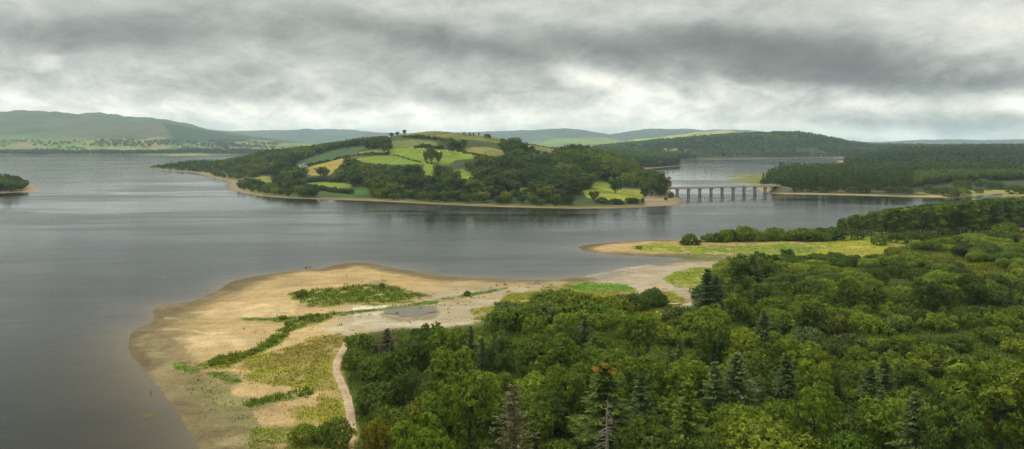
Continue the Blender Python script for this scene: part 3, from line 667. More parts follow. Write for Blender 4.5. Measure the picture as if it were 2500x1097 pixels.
# ------------------------------------------------------------------ hand-placed near trees: kind, px, py of the top, height (m), width (photo px), tone, name, category, label
HAND = [
 ('fir', 1478, 886, 15, 200, 'olive', 'spruce_tree', 'conifer tree', 'tall olive spruce with a bright orange top above the bush thicket'),
 ('thinfir', 1252, 935, 15, 160, (.12, .12, .05), 'spruce_tree', 'conifer tree', 'sparse greyish spruce with bare twigs near the bottom of the thicket'),
 ('fir', 1680, 930, 13, 120, 'mid', 'spruce_tree', 'conifer tree', 'pointed bright green spruce right of the bare silver dead tree'),
 ('fir', 1866, 756, 8, 60, 'grey', 'spruce_tree', 'conifer tree', 'small pale green fir in the middle of the bush thicket'),
 ('fir', 1727, 655, 13, 85, 'blue', 'spruce_tree', 'conifer tree', 'tall dark spruce at the beach edge beside the dead brown spruce'),
 ('fir', 1748, 668, 12, 75, 'blue', 'spruce_tree', 'conifer tree', 'dark spruce behind the dead brown spruce at the beach edge'),
 ('thinfir', 1762, 668, 11.5, 60, 'brown', 'dead_spruce', 'dead tree', 'dead brown spruce standing against dark spruces by the beach'),
 ('fir', 1838, 624, 11, 66, 'blue', 'spruce_tree', 'conifer tree', 'dark spruce with a sharp tip next to the low spit meadow'),
 ('tree', 1812, 634, 10, 76, 'dark', 'broadleaf_tree', 'broadleaf tree', 'dark round tree left of the sharp tipped spruce by the meadow'),
 ('tree', 1875, 640, 8, 60, 'dark', 'broadleaf_tree', 'broadleaf tree', 'dark low tree right of the sharp tipped spruce by the meadow'),
 ('tree', 2268, 683, 10, 92, 'dark', 'alder_tree', 'broadleaf tree', 'very dark rounded tree below the small grass clearing'),
 ('tree', 2368, 668, 10, 86, 'dark', 'alder_tree', 'broadleaf tree', 'very dark rounded tree right of the grass clearing'),
 ('tree', 1030, 1022, 12, 190, 'lime', 'broadleaf_tree', 'broadleaf tree', 'fresh green pointed broadleaf tree at the bottom left of the wood'),
 ('tree', 1150, 905, 14, 190, 'mid', 'sycamore_tree', 'broadleaf tree', 'big spreading green tree left of the sparse greyish spruce'),
 ('tree', 1090, 800, 12, 120, 'mid', 'sycamore_tree', 'broadleaf tree', 'tall green tree at the sandy edge of the thicket'),
 ('tree', 1110, 855, 11, 130, 'mid', 'sycamore_tree', 'broadleaf tree', 'broad green tree behind the big spreading tree'),
 ('bush', 1870, 1030, 9, 250, 'light', 'willow_tree', 'broadleaf tree', 'large pale domed willow at the bottom edge of the wood'),
 ('talltree', 1985, 935, 14, 130, 'mid', 'willow_tree', 'broadleaf tree', 'tall column shaped willow right of the pale domed willow'),
 ('talltree', 1990, 880, 11, 90, 'light', 'birch_tree', 'broadleaf tree', 'pale birch behind the tall column shaped willow'),
 ('tree', 2440, 885, 15, 270, 'mid', 'sycamore_tree', 'broadleaf tree', 'huge dark green tree filling the bottom right of the wood'),
 ('tree', 2330, 980, 13, 190, 'dark', 'sycamore_tree', 'broadleaf tree', 'deep green tree in front of the huge tree at bottom right'),
 ('fir', 2235, 955, 12, 130, 'grey', 'spruce_tree', 'conifer tree', 'grey green spruce with flat layered branches beside the bottom clearing'),
 ('bush', 2080, 1056, 4.5, 110, 'lime', 'willow_bush', 'bush', 'bright lime bush at the edge of the bottom clearing'),
 ('bush', 2182, 1034, 3.5, 50, 'lime', 'willow_bush', 'bush', 'small bright round bush under the grey green spruce'),
 ('tree', 1700, 762, 7, 80, 'light', 'broadleaf_tree', 'broadleaf tree', 'pale green tree in front of the dark spruces by the beach'),
 ('tree', 1745, 745, 9, 90, 'light', 'broadleaf_tree', 'broadleaf tree', 'soft green tree right of the sandy track end'),
 ('fir', 1566, 892, 12, 85, (.085, .13, .034), 'spruce_tree', 'conifer tree', 'narrow dark spruce with an orange tip right of the orange topped spruce'),
 ('talltree', 912, 1018, 8, 70, 'yellow', 'birch_tree', 'broadleaf tree', 'yellowing upright tree beside the foot of the sandy path'),
 ('talltree', 944, 1030, 7.5, 64, 'yellow', 'birch_tree', 'broadleaf tree', 'yellow green tree right of the yellowing upright tree'),
 ('bush', 918, 1068, 4, 70, 'grey', 'willow_bush', 'bush', 'pale grey green bush at the bottom below the yellow trees'),
 ('bush', 822, 1022, 5, 80, 'mid', 'willow_bush', 'bush', 'round green bush left of the lower end of the path'),
 ('bush', 740, 1036, 3, 60, 'light', 'willow_bush', 'bush', 'light feathery bush on the green strip near the bottom'),
 ('bush', 786, 1042, 2.5, 50, 'mid', 'willow_bush', 'bush', 'low bush between the feathery bush and the round bush'),
 ('thinfir', 945, 800, 7, 90, 'brown', 'hawthorn_tree', 'broadleaf tree', 'thin greyish tree at the top of the sandy path'),
 ('bush', 878, 815, 5, 66, 'mid', 'willow_bush', 'bush', 'round dark green bush at the head of the path'),
 ('bush', 1018, 802, 3.5, 36, 'dark', 'willow_bush', 'bush', 'small dark bush on the sand right of the thin grey tree'),
 ('bush', 1000, 820, 4.5, 55, 'mid', 'willow_bush', 'bush', 'green bush just below the small dark bush on sand'),
 ('bush', 1236, 752, 6, 84, 'mid', 'willow_bush', 'bush', 'rounded bush at the tip of the thicket on the sand'),
 ('bush', 1340, 712, 6, 110, 'mid', 'willow_bush', 'bush', 'broad bush on the yellow grass behind the beach'),
 ('talltree', 1560, 765, 11, 90, 'mid', 'broadleaf_tree', 'broadleaf tree', 'tall pyramid shaped green tree near the barrier at the track'),
 ('tree', 1745, 800, 9, 90, 'dark', 'alder_tree', 'broadleaf tree', 'dark green tree in the thicket below the sandy track'),
 ('fir', 1965, 735, 9, 76, 'mid', 'spruce_tree', 'conifer tree', 'green spruce beside the dark tree in mid thicket'),
 ('tree', 1975, 740, 9, 90, 'dark', 'alder_tree', 'broadleaf tree', 'dark tree right of the small pale green fir'),
 ('bush', 1972, 800, 6, 80, 'grey', 'hawthorn_tree', 'broadleaf tree', 'greyish dark tree in the centre of the thicket'),
 ('fir', 2125, 890, 10, 90, (.085, .13, .034), 'spruce_tree', 'conifer tree', 'bluish spruce left of the deep shade in the lower wood'),
 ('fir', 2160, 868, 10, 80, (.085, .13, .034), 'spruce_tree', 'conifer tree', 'bluish spruce behind its bluish neighbour in the lower wood'),
 ('fir', 1920, 862, 10, 90, (.085, .13, .034), 'spruce_tree', 'conifer tree', 'dark bluish spruce left of the pale birch'),
 ('fir', 1800, 860, 11, 120, 'grey', 'spruce_tree', 'conifer tree', 'broad grey green spruce with drooping branches left of the bluish spruce'),
 ('fir', 1745, 880, 10, 90, 'grey', 'spruce_tree', 'conifer tree', 'grey green spruce leaning into its broad drooping neighbour'),
 # spit and meadow bushes
 ('bush', 1684, 570, 5.5, 40, 'mid', 'willow_bush', 'bush', 'lone tall bush on the spit meadow beside the water'),
 ('bush', 1672, 586, 2.5, 24, 'dark', 'willow_bush', 'bush', 'little bush at the foot of the lone tall bush on the spit'),
 ('bush', 1700, 586, 2.5, 24, 'dark', 'willow_bush', 'bush', 'low bush right of the lone tall bush on the spit'),
 ('bush', 1818, 552, 8, 38, 'light', 'willow_bush', 'bush', 'light green bush standing highest in the lakeside bush row'),
 ('bush', 2146, 573, 5, 40, 'mid', 'willow_bush', 'bush', 'round bush alone on the meadow in front of the pines'),
 ('bush', 2182, 571, 4.5, 26, 'dark', 'willow_bush', 'bush', 'small oval bush right of the round meadow bush'),
 ('bush', 2094, 561, 5, 36, 'dark', 'willow_bush', 'bush', 'dark bush close under the left end of the pine stand'),
 ('bush', 2228, 566, 6, 56, 'dark', 'willow_bush', 'bush', 'wide dark bush on the meadow before the pine trunks'),
 ('bush', 2268, 568, 5.5, 50, 'dark', 'willow_bush', 'bush', 'dark bush right of the wide dark meadow bush'),
 ('bush', 2300, 580, 5, 50, 'mid', 'willow_bush', 'bush', 'green bush beside the dry yellow grass under the pines'),
 ('bush', 2450, 545, 9, 56, 'mid', 'willow_bush', 'bush', 'tall rounded bush before the pines at the right edge'),
 ('bush', 2420, 595, 6, 56, 'grey', 'willow_bush', 'bush', 'grey green bush below the tall rounded bush at the right'),
 ('bush', 2146, 655, 5.5, 50, 'dark', 'willow_bush', 'bush', 'round dark bush at the left end of the small grass clearing'),
 ('bush', 2190, 650, 4.5, 56, 'dark', 'willow_bush', 'bush', 'dark bush along the top of the small grass clearing'),
 ('bush', 2245, 655, 5, 60, 'dark', 'willow_bush', 'bush', 'dark bush at the top right of the small grass clearing'),
 ('bush', 1560, 600, 1.6, 14, 'mid', 'willow_bush', 'bush', 'tiny bush at the sandy tip of the spit meadow'),
 ('bush', 932, 690, 2.2, 14, 'mid', 'willow_bush', 'bush', 'tiny bush at the right end of the green reed patch'),
 ('bush', 735, 708, 2.2, 26, 'mid', 'willow_bush', 'bush', 'small bush at the left end of the green reed patch'),
 ('bush', 1140, 711, 1.5, 15, 'dark', 'willow_bush', 'bush', 'tiny dark bush on the grassy ditch line across the sand'),
]
hand_xy = []
for kind, px, pt, h, wpx, tone, nm, cat, lab in HAND:
    z = 1.5
    for _ in range(4):
        Y = F * (H - z - h) / (pt - HZ); X = (px - U0) / F * Y
        z = max(0.05, float(terrain([X], [Y])[0]))
    nat = {'bush': 1.25, 'tree': .92, 'talltree': .74, 'fir': .46, 'thinfir': .46}[kind]
    wf = (wpx * Y / F) / (h * nat)
    hand_xy.append((X, Y, wpx * Y / F * .5))
    o = plant(kind, X, Y, z - .1, h, wf, tone, nm, lab, cat, var=.03)
    if 'orange' in lab and kind == 'fir':
        kk = 1.0 if 'bright orange top' in lab else .35
        L = [(.0, 0, .97, .035 * kk, .035 * kk, .03), (.05 * kk, 0, .94, .035 * kk, .035 * kk, .022), (-.04 * kk, .02, .93, .03 * kk, .03 * kk, .02)]
        V, c = crown(L, 230 if kk == 1 else 50, rp, .012, depth=.9)
        oc = obj('cone_cluster', make_mesh('cone_cluster', V, np.arange(len(V)).reshape(-1, 4), c, [M_LEAF]), o, label='orange cones and tips'); oc.color = (.36, .19, .03, 1)
HX = np.array(hand_xy)

# dead silver tree
def dead_tree():
    rng = np.random.default_rng(5); ts = [tube([(0, 0, 0), (.1, 0, 4), (-.1, .1, 8), (0.05, 0, 12)], [.28, .2, .13, .03], 7)]
    br = []
    for i in range(58):
        t = rng.uniform(.22, .97); a = rng.random() * 6.28; L = (1.1 - t) * 3.4 * rng.uniform(.6, 1.2) + .3; z0 = 12 * t
        d = np.array([math.cos(a), math.sin(a), 0.0]); sag = rng.uniform(-.1, .45)
        p = [np.array([0, 0, z0]), np.array([0, 0, z0]) + d * L * .5 + np.array([0, 0, -.05 * L]), np.array([0, 0, z0]) + d * L + np.array([0, 0, -sag * L])]
        br.append(tube(p, [.06, .04, .012], 4))
        for k in range(3):
            f = rng.uniform(.35, .95); q0 = p[0] + (p[2] - p[0]) * f; dd = rdir(1, rng)[0] * L * .3
            br.append(tube([q0, q0 + dd + np.array([0, 0, -.1])], [.028, .008], 4))
    return join_tubes(ts), join_tubes(br)
(tv, tq), (bv, bq) = dead_tree()
Y = F * (H - 1.5 - 12) / (958 - HZ) - 2; X = (1483 - U0) / F * Y
root = obj('dead_tree', None, loc=(X, Y, float(terrain([X], [Y])[0])), label='bare silver dead tree in front of the orange topped spruce', category='dead tree')
obj('trunk', make_mesh('trunk', tv, tq, None, [M_PALEBARK], smooth=True), root); obj('branches', make_mesh('branches', bv, bq, None, [M_PALEBARK]), root)
HX = np.vstack([HX, [X, Y + 1, 3]])

# ------------------------------------------------------------------ the thicket on the right
rng = np.random.default_rng(21)
X, Y = scatter(-60, 420, 62, 410, 6.3, rng, .42)
z = terrain(X, Y); s_, _ = shore(X, Y)
big = rng.random(len(X))
typ = np.where(big < .70, 0, np.where(big < .93, 1, 2))            # bush, broadleaf, fir
h = np.where(typ == 0, rng.uniform(2.4, 5.8, len(X)), np.where(typ == 1, rng.uniform(6, 10, len(X)), rng.uniform(6.5, 10.5, len(X))))
typ = np.where(Y > 265, np.where(typ == 2, 0, typ), typ)
far_ = Y > 215
h = np.where(far_, np.where(typ == 0, rng.uniform(3.6, 6.6, len(X)), rng.uniform(5, 7.5, len(X))), h)
u, vb = proj(X, Y, z); _, vm = proj(X, Y, z + h * .55); _, vt = proj(X, Y, z + h)
ok = (sdist(u, vm + (vb - vm) * .35, THICKET) > np.where(u < 1230, 4.2 * F / Y * .8, 0)) & (s_ > 18)
spm = sparse(u, vm)
ok &= ~((fbm(X / 16, Y / 16, 313, 3) > .40) & (Y > 140)); ok &= ~((spm > .3) & (fbm(X / 19, Y / 42, 317, 2) > .17)); ok &= rng.random(len(X)) > .15 * spm
typ = np.where(spm > .3, 0, typ); h = np.where(spm > .3, rng.uniform(3.4, 6.6, len(X)), h)
scrubz = S((u - 1880) / 150) * S((v0_ - 700) / 50) * S((930 - v0_) / 60) if False else S((u - 1880) / 150) * S((vm - 705) / 50) * S((930 - vm) / 60)
typ = np.where((scrubz > .5) & (rng.random(len(X)) < .9), 0, typ); h = np.where(scrubz > .5, rng.uniform(3.2, 5.0, len(X)), h)
for cl in CLEAR: ok &= sdist(u, vm, cl) < 2
for hx, hy, hr in HX: ok &= ((X - hx) ** 2 + (Y - hy) ** 2) > (hr * .85 + 1.2) ** 2
# keep the hand-placed trees visible: nothing tall straight in front of them
for (hx, hy, hr), hd in zip(HX[:-1], HAND):
    if hd[0] in ('fir', 'thinfir', 'talltree') or hd[3] > 11:
        uu = U0 + F * hx / hy
        blk = (Y < hy) & (Y > hy - hd[3] * 1.3) & (np.abs(u - uu) < hd[4] * .45) & (vt < hd[2] + (hd[3] * F / hy) * .55)
        ok &= ~blk
dx_, dy_ = HX[-1, 0], HX[-1, 1]
ok &= ~((Y < dy_) & (Y > dy_ - 14) & (np.abs(u - 1483) < 70) & (vt < 1075))
sel = np.where(ok)[0]
inview = (u[sel] < 2640) & (u[sel] > -20) & (vt[sel] < 1125)
zone = lambda uu, vv: ('beside the sandy path' if uu < 1150 and vv > 800 else 'behind the beach' if vv < 800 and uu < 1750 else 'near the meadow' if vv < 700 else 'in the middle of the thicket' if vv < 880 else 'in the lower wood')
words = {'dark': 'dark green', 'mid': 'mid green', 'light': 'light green', 'grey': 'grey green', 'olive': 'olive green', 'yellow': 'yellow green', 'blue': 'bluish green'}
st = Stuff(); nb = [0, 0, 0]
order = sel[inview][np.argsort(Y[sel[inview]])]
for i in order:
    patch = fbm(np.array([X[i] / 22]), np.array([Y[i] / 22]), 71, 2)[0] + rng.normal(0, .28)
    t = int(typ[i])
    if nb[t] >= (300, 85, 16)[t]:
        st.add(A_BUSHN[rng.integers(3)], X[i], Y[i], z[i] - .2, h[i], 1.15, ['dark', 'mid', 'light'][int(np.clip(patch * 2 + 1.5, 0, 2))], rng); continue
    nb[t] += 1
    if t == 0:
        tn = 'dark' if patch < -.25 else 'mid' if patch < .08 else 'light' if patch < .42 else 'olive' if patch < .6 else 'yellow' if rng.random() < .15 else 'grey'
        lab = f"rounded {words[tn]} willow bush {zone(u[i], vm[i])}"
        plant('shoots' if (scrubz[i] > .5 and rng.random() < .85) or rng.random() < .22 else 'bush' if Y[i] < 230 else 'bushfar', X[i], Y[i], z[i] - .3, h[i], 1.2 if Y[i] > 200 else 1.2, tn, 'willow_bush', lab, 'bush', f"{words[tn]} willow bushes {zone(u[i], vm[i])}", var=.09)
    elif t == 1:
        tn = 'dark' if patch < -.2 else 'mid' if patch < .3 else 'light'
        lab = f"leafy {words[tn]} broadleaf tree {zone(u[i], vm[i])}"
        k = 'tree' if rng.random() < .7 else 'talltree'
        plant(k, X[i], Y[i], z[i] - .3, h[i], 1.05, tn, 'broadleaf_tree', lab, 'broadleaf tree', f"{words[tn]} broadleaf trees {zone(u[i], vm[i])}", var=.09)
    else:
        tn = 'blue' if patch < 0 else 'grey' if patch < .3 else 'mid'
        lab = f"pointed {words[tn]} spruce {zone(u[i], vm[i])}"
        plant('fir', X[i], Y[i], z[i] - .3, h[i], .95, tn, 'spruce_tree', lab, 'conifer tree', f"{words[tn]} spruces {zone(u[i], vm[i])}", var=.09)
for i in sel[~inview]:
    st.add((A_BUSHN[rng.integers(3)] if Y[i] < 130 else A_BUSH[rng.integers(5)]), X[i], Y[i], z[i] - .2, h[i], 1.2, 'mid', rng)
print('thicket', nb, 'stuff', len(st.V))
st.build('thicket_foliage', 'mass of green bushes continuing the thicket')

# lakeside row of bushes on the spit
xs = np.arange(1722, 2052, 9.5)
for k, px in enumerate(xs):
    px = px + rng.uniform(-3, 3); h_ = rng.uniform(4.6, 7.2) * (.75 if px < 1745 else 1)
    X1, Y1, z1 = cast(px, 590 - (px - 1722) * .008 + rng.uniform(-3, 1.5))
    tn = ['dark', 'mid', 'mid', 'light'][rng.integers(4)]
    plant('bushfar', X1, Y1, z1 - .2, h_, 1.05, tn, 'willow_bush', f"{words[tn]} bush in the dense row along the back of the spit", 'bush', f'{words[tn]} bushes in the row on the spit', var=.08)

# pine stand
X, Y = scatter(100, 520, 370, 640, 6.6, rng)
u = U0 + F * X / Y; z = terrain(X, Y); s_, _ = shore(X, Y); v = proj(X, Y, z)[1]
front = np.interp(u, [2030, 2080, 2200, 2350, 2450, 2560, 3000], [572, 578, 583, 582, 562, 555, 550])
ok = (s_ > 6) & (v < front) & (u > 2034) & (u < 2900)
sel = np.where(ok)[0]; sel = sel[np.argsort(Y[sel])]
st = Stuff(); np_ = 0
for i in sel:
    hh = np.interp(u[i], [2030, 2090, 2200, 2400], [10, 12.5, 16, 19]) * rng.uniform(.85, 1.12)
    lim_ = H - (np.interp(u[i], [2034, 2060, 2150, 2250, 2350, 2450, 2560, 2900], [545, 531, 513, 501, 491, 483, 477, 470]) + rng.uniform(-2, 7) - HZ) * Y[i] / F - z[i]
    hh = min(hh, lim_)
    if hh < 6: continue
    if u[i] < 2560 and np_ < 190:
        np_ += 1
        e = u[i] < 2110
        tn = 'mid' if rng.random() < .3 else 'dark' if rng.random() < .4 else 'larch'
        lab = ('pine at the low left end of the stand beside the lake' if e else 'tall pine with a bare trunk in the dense stand by the lake')
        plant('pine', X[i], Y[i], z[i] - .2, hh, 1.15 if not e else 1.5, tn, 'pine_tree', lab, 'pine tree', 'pines at the left end of the stand' if e else 'tall pines of the lakeside stand')
    else: st.add(A_FIR[rng.integers(5)], X[i], Y[i], z[i] - .2, hh, 1.0, 'dark', rng)
print('pines', np_)
st.build('pinewood', 'further pines of the lakeside stand', M_NEEDLE)

# ------------------------------------------------------------------ peninsula trees
PENHAND = [  # px, py base, height m, width m, tone, label
 (988, 329, 9, 8, 'pendark', 'larger wind shaped tree at the very top of the hill'), (970, 331, 8, 6.5, 'pendark', 'middle wind shaped tree on the hill top ridge'), (956, 336, 9, 9, 'pendark', 'lowest of the wind shaped trees on the hill top ridge'),
 (1133, 329, 4, 3, 'pendark', 'leftmost tiny tree on the ridge right of the summit'), (1147, 330, 4, 3.4, 'pendark', 'second tiny tree on the ridge right of the summit'), (1156, 332, 5, 3.4, 'pendark', 'tallest tiny tree on the ridge right of the summit'),
 (1169, 332, 4, 3, 'pendark', 'rightmost tiny tree on the ridge right of the summit'), (1191, 337, 6, 10, 'pendark', 'low domed clump on the ridge below the tiny trees'),
 (1040, 398, 15, 8, 'penmid', 'left tree of the three in the bright field'), (1053, 398, 19, 12, 'penmid', 'middle tallest tree of the three in the bright field'), (1070, 398, 14, 11, 'pendark', 'right dark tree of the three in the bright field'),
 (1502, 472, 15, 13, 'pendark', 'dark cedar like tree alone in the yellow green lakeside field'), (1514, 465, 9, 6, 'penmid', 'small light tree touching the dark tree in the lakeside field'),
 (1590, 480, 18, 15, 'penmid', 'left tree of the big clump by the bridge'), (1605, 478, 24, 16, 'penmid', 'tallest tree of the big clump by the bridge'), (1622, 478, 21, 14, 'penmid', 'right tree of the big clump by the bridge'),
 (1575, 482, 10, 9, 'pendark', 'low tree at the left foot of the bridge clump'), (1612, 481, 12, 12, 'pendark', 'front dark tree of the big clump by the bridge'), (1638, 484, 6, 5, 'olive', 'small yellow green bush below the bridge end'),
 (1626, 489, 3, 3, 'dark', 'little dark bush on the sandy point by the bridge'),
 (1450, 491, 9, 9, 'pendark', 'dark bush tree at the left of the lakeside field'), (1468, 496, 5, 9, 'pendark', 'low bush on the bank under the lakeside field'), (1478, 498, 4.5, 6, 'penmid', 'light low bush on the bank under the lakeside field'),
 (1502, 499, 5, 9, 'pendark', 'first round bush on the shore right of the field bank'), (1512, 499, 4.5, 8, 'pendark', 'second round bush on the shore right of the field bank'),
 (1540, 497, 5, 8, 'pendark', 'left bush of the pair on the shore near the sandy point'), (1549, 497, 5, 8, 'pendark', 'right bush of the pair on the shore near the sandy point'), (1568, 495, 3.5, 2.5, 'pendark', 'narrow small bush near the sandy point'),
 (783, 430, 12, 16, 'pendark', 'round dark tree in the golden field'), (794, 432, 10, 11, 'pendark', 'smaller round tree touching the dark tree in the golden field'),
 (697, 438, 17, 18, 'pendark', 'big dark rounded tree left of the white house'), (1282, 475, 5, 6, 'penmid', 'small bush in the narrow field strip near the shore'),
 (896, 362, 12, 17, 'pendark', 'round tree on the ridge at the left shoulder of the hill'), (916, 357, 10, 12, 'pendark', 'small round tree on the ridge beside the left shoulder tree'), (936, 365, 17, 25, 'pendark', 'broad dark tree at the left of the top field'), (740, 440, 11, 7, 'penmid', 'pointed tree just below the white house'),
 (875, 384, 7, 6, 'penmid', 'small tree in the hedge above the long green field'),
]
pen = []
for k, (px, pb, hh, ww, tn, lab) in enumerate(PENHAND):
    X1, Y1, z1 = cast(px, pb)
    if Y1 > 1800:
        Y1 = 1240.0; X1 = (px - U0) / F * Y1; z1 = float(terrain([X1], [Y1])[0])
    kind = 'fartree'; cat = 'broadleaf tree'; nm = 'broadleaf_tree'
    if hh <= 6 and ww >= hh * .8: kind, cat, nm = 'bushfar', 'bush', 'lakeside_bush'
    plant(kind, X1, Y1, z1 - .3, hh, ww / hh / (.95 if kind == 'fartree' else 1.3), tn, nm, lab, cat, var=.03); pen.append((X1, Y1, ww * .5))
pen = np.array(pen)
X, Y = scatter(-820, 480, 560, 2150, 10.2, rng)
u = U0 + F * X / Y; k = (u > 330) & (u < 1720); X, Y, u = X[k], Y[k], u[k]
s_, isl = shore(X, Y); k = (s_ > 12) & (~isl); X, Y, u, s_ = X[k], Y[k], u[k], s_[k]
z = terrain(X, Y); hh = rng.uniform(7.5, 17.5, len(X)) * np.where(s_ < 40, .6, 1) * np.where(u < 620, .68, 1)
small = fbm(X / 70, Y / 70, 90, 2); hh *= np.where(small < -.35, .7, 1)
u_, vb = proj(X, Y, z); vm = proj(X, Y, z + hh * .45)[1]; vt = proj(X, Y, z + hh)[1]
ok = np.ones(len(X), bool)
for poly, *_r in ZONES_PEN[:-1]:
    P = np.array(poly, float); c = P.mean(0)
    ok &= sdist(u_, vm, P) < 1.5
    ok &= sdist(u_, vt + 2, P) < (3 if len(poly) < 20 else 1)
    ok &= ~((sdist(u_, vb, P) > -1))
    rr_ = hh * .5 * F / Y * .75
    if P[:, 1].max() - P[:, 1].min() > 9: ok &= ~((sdist(u_ - rr_, vm, P) > 1) | (sdist(u_ + rr_, vm, P) > 1) | (sdist(u_, vt * .7 + vm * .3, P) > 0))
sky_ln = np.interp(u_, *zip(*[(330, 404), (420, 394), (480, 391), (540, 390), (600, 380), (640, 366), (700, 362), (780, 352), (840, 341), (900, 334), (935, 332), (960, 333), (1000, 330), (1050, 326), (1180, 336), (1230, 337), (1262, 336), (1275, 350), (1300, 357), (1350, 363), (1375, 357), (1400, 353), (1450, 358), (1520, 366), (1580, 380), (1640, 395), (1660, 398), (1720, 405)]))
lim = H - (sky_ln + rng.uniform(-1.5, 5, len(X)) - HZ) * Y / F - z
hh = np.minimum(hh, lim); ok &= hh > 4.5; vm = proj(X, Y, z + hh * .45)[1]; vt = proj(X, Y, z + hh)[1]
plantn = sdist(u_, vm, ZONES_PEN[-1][0]) > 0
beh = ok & True
for hx, hy, hr in pen: ok &= ((X - hx) ** 2 + (Y - hy) ** 2) > (hr + 4) ** 2
# open ground on the hill top behind the ridge line
ok &= ~((u_ > 945) & (u_ < 1190) & (Y > 1010) & (vt < 341))
ok &= ~((u_ > 1395) & (u_ < 1700) & (Y < 640 + (u_ > 1570) * 45)) 
ok &= ~((u_ > 1520) & (Y < 760) & (u_ < 1580) & (Y < 715))
sel = np.where(ok)[0]; sel = sel[np.argsort(Y[sel])]
# which of them can be seen: walk outwards per column keeping the highest silhouette
sil = np.full(2600, 600.0); vis = []
for i in sel:
    a, b = int(u_[i] - 5), int(u_[i] + 6); a = max(0, a); b = min(2599, b)
    if vt[i] < np.median(sil[a:b]) - 1: vis.append(i)
    sil[a:b] = np.minimum(sil[a:b], vt[i] + 1.5)
visset = set(vis[:140])
st = Stuff()
def pzone(uu, vv): return 'on the left point of the peninsula' if uu < 600 else 'on the wooded slope left of the golden field' if uu < 760 else 'in the wood below the hill fields' if uu < 1040 else 'in the shore wood below the plantation' if uu < 1300 else 'in the wood left of the lakeside field' if uu < 1430 else 'in the wood behind the lakeside field'
pw = {'pendark': 'dark', 'penmid': 'mid green', 'plant': 'light green', 'larch': 'deep green'}
for i in sel:
    t_ = fbm(np.array([X[i] / 60]), np.array([Y[i] / 60]), 95, 2)[0] + rng.normal(0, .35)
    tn = 'pendark' if t_ < .05 else 'penmid' if t_ < .5 else 'plant'
    if plantn[i]: tn = 'plant'; hh[i] = 5.5
    con = (u_[i] > 1340 and Y[i] > 1000) or (u_[i] < 640 and Y[i] > 1200 and rng.random() < .4) or rng.random() < .03
    if i in visset:
        lab = f"{pw[tn]} rounded tree {pzone(u_[i], vm[i])}"
        plant('fartree', X[i], Y[i], z[i] - .4, hh[i], 1.2, tn, 'broadleaf_tree', lab, 'broadleaf tree', f"{pw[tn]} trees {pzone(u_[i], vm[i])}", parts=hh[i] > 10)
    elif con: st.add(A_FIR[rng.integers(5)], X[i], Y[i], z[i] - .4, hh[i] * 1.15, 1.35, 'larch', rng)
    else: st.add(A_TREE[rng.integers(6)], X[i], Y[i], z[i] - .4, hh[i], 1.2, tn, rng)
print('peninsula', len(visset), len(st.V))
st.build('hill_woodland', 'dense dark woodland covering the peninsula hill')
# dense plantation fill
st = Stuff(); X, Y = scatter(-120, 60, 640, 900, 4.2, rng); z = terrain(X, Y); u_, v_ = proj(X, Y, z + 2.5)
for i in np.where(sdist(u_, v_, ZONES_PEN[-1][0]) > -1)[0]: st.add(A_TINYF[rng.integers(5)], X[i], Y[i], z[i], rng.uniform(4, 6.5), 1.3, 'plant', rng)
st.build('young_plantation', 'light green young plantation on the slope of the peninsula', M_NEEDLE)

# hedges on the hill: each one a thing
HEDGES = [([(722, 412), (770, 402), (800, 396), (835, 386)], 4, 'dark hedge along the top of the golden field'),
 ([(838, 388), (856, 384), (875, 382)], 4, 'bushy hedge between the golden field and the long green field'), ([(884, 381), (905, 379), (925, 379), (950, 378)], 4.5, 'dark hedge above the long green field'),
 ([(1012, 361), (1036, 360), (1060, 362), (1080, 365)], 4.5, 'hedge between the top field and the sheep field'), ([(1095, 367), (1130, 372), (1160, 378), (1175, 384)], 2.5, 'thin hedge at the right of the sheep field'),
 ([(985, 336), (1020, 337), (1060, 341), (1072, 343)], 5, 'long dark belt of trees under the summit'), ([(1060, 321), (1120, 327), (1180, 337), (1240, 348)], 1.4, 'thin hedge line along the summit ridge'),
 ([(1130, 374), (1160, 379), (1200, 384)], 2.5, 'low hedge below the pale gold field'), ([(1040, 399), (1060, 401), (1075, 401)], 2, 'low hedge under the three field trees'),
 ([(960, 379), (985, 386), (1010, 394), (1030, 398)], 2, 'hedge falling from the dark tree group to the green strip'), ([(1285, 353), (1330, 360), (1370, 368), (1395, 376)], 2.2, 'hedge along the olive ridge field'),
 ([(745, 446), (790, 443), (830, 446)], 5, 'thick scrub line above the lower green field'), ([(730, 456), (780, 464), (820, 470), (860, 474)], 5, 'scrubby hedge between the lower field and the shore')]
for line, hgt, lab in HEDGES:
    pts = []
    for a, b in zip(line[:-1], line[1:]):
        m = max(2, int(abs(b[0] - a[0]) / 4))
        for t in range(m): pts.append((a[0] + (b[0] - a[0]) * t / m, a[1] + (b[1] - a[1]) * t / m))
    W = [cast(*p) for p in pts]; W = [w for w in W if w[1] < 1700]
    if not W: continue
    Vs = []; Cs = []
    for (x, y, zz) in W:
        hh_ = hgt * rng.uniform(.6, 1.25); V_, c_ = A_BUSH[rng.integers(5)]; kk = rng.random(len(V_) // 4) < .45; kk = np.repeat(kk, 4)
        Vs.append(V_[kk] * hh_ * np.array([1.1, 1.1, 1]) + np.array([x + rng.normal(0, .6), y + rng.normal(0, 1.0), zz - .2])); Cs.append(c_[kk] * np.array(TONE['pendark']))
    V_ = np.concatenate(Vs); c_ = np.concatenate(Cs); o0 = V_.mean(0)
    obj('hedge', make_mesh('hedge', V_ - o0, np.arange(len(V_)).reshape(-1, 4), c_, [M_LEAF]), loc=tuple(o0), label=lab, category='hedge', group='hedges between the hill fields')

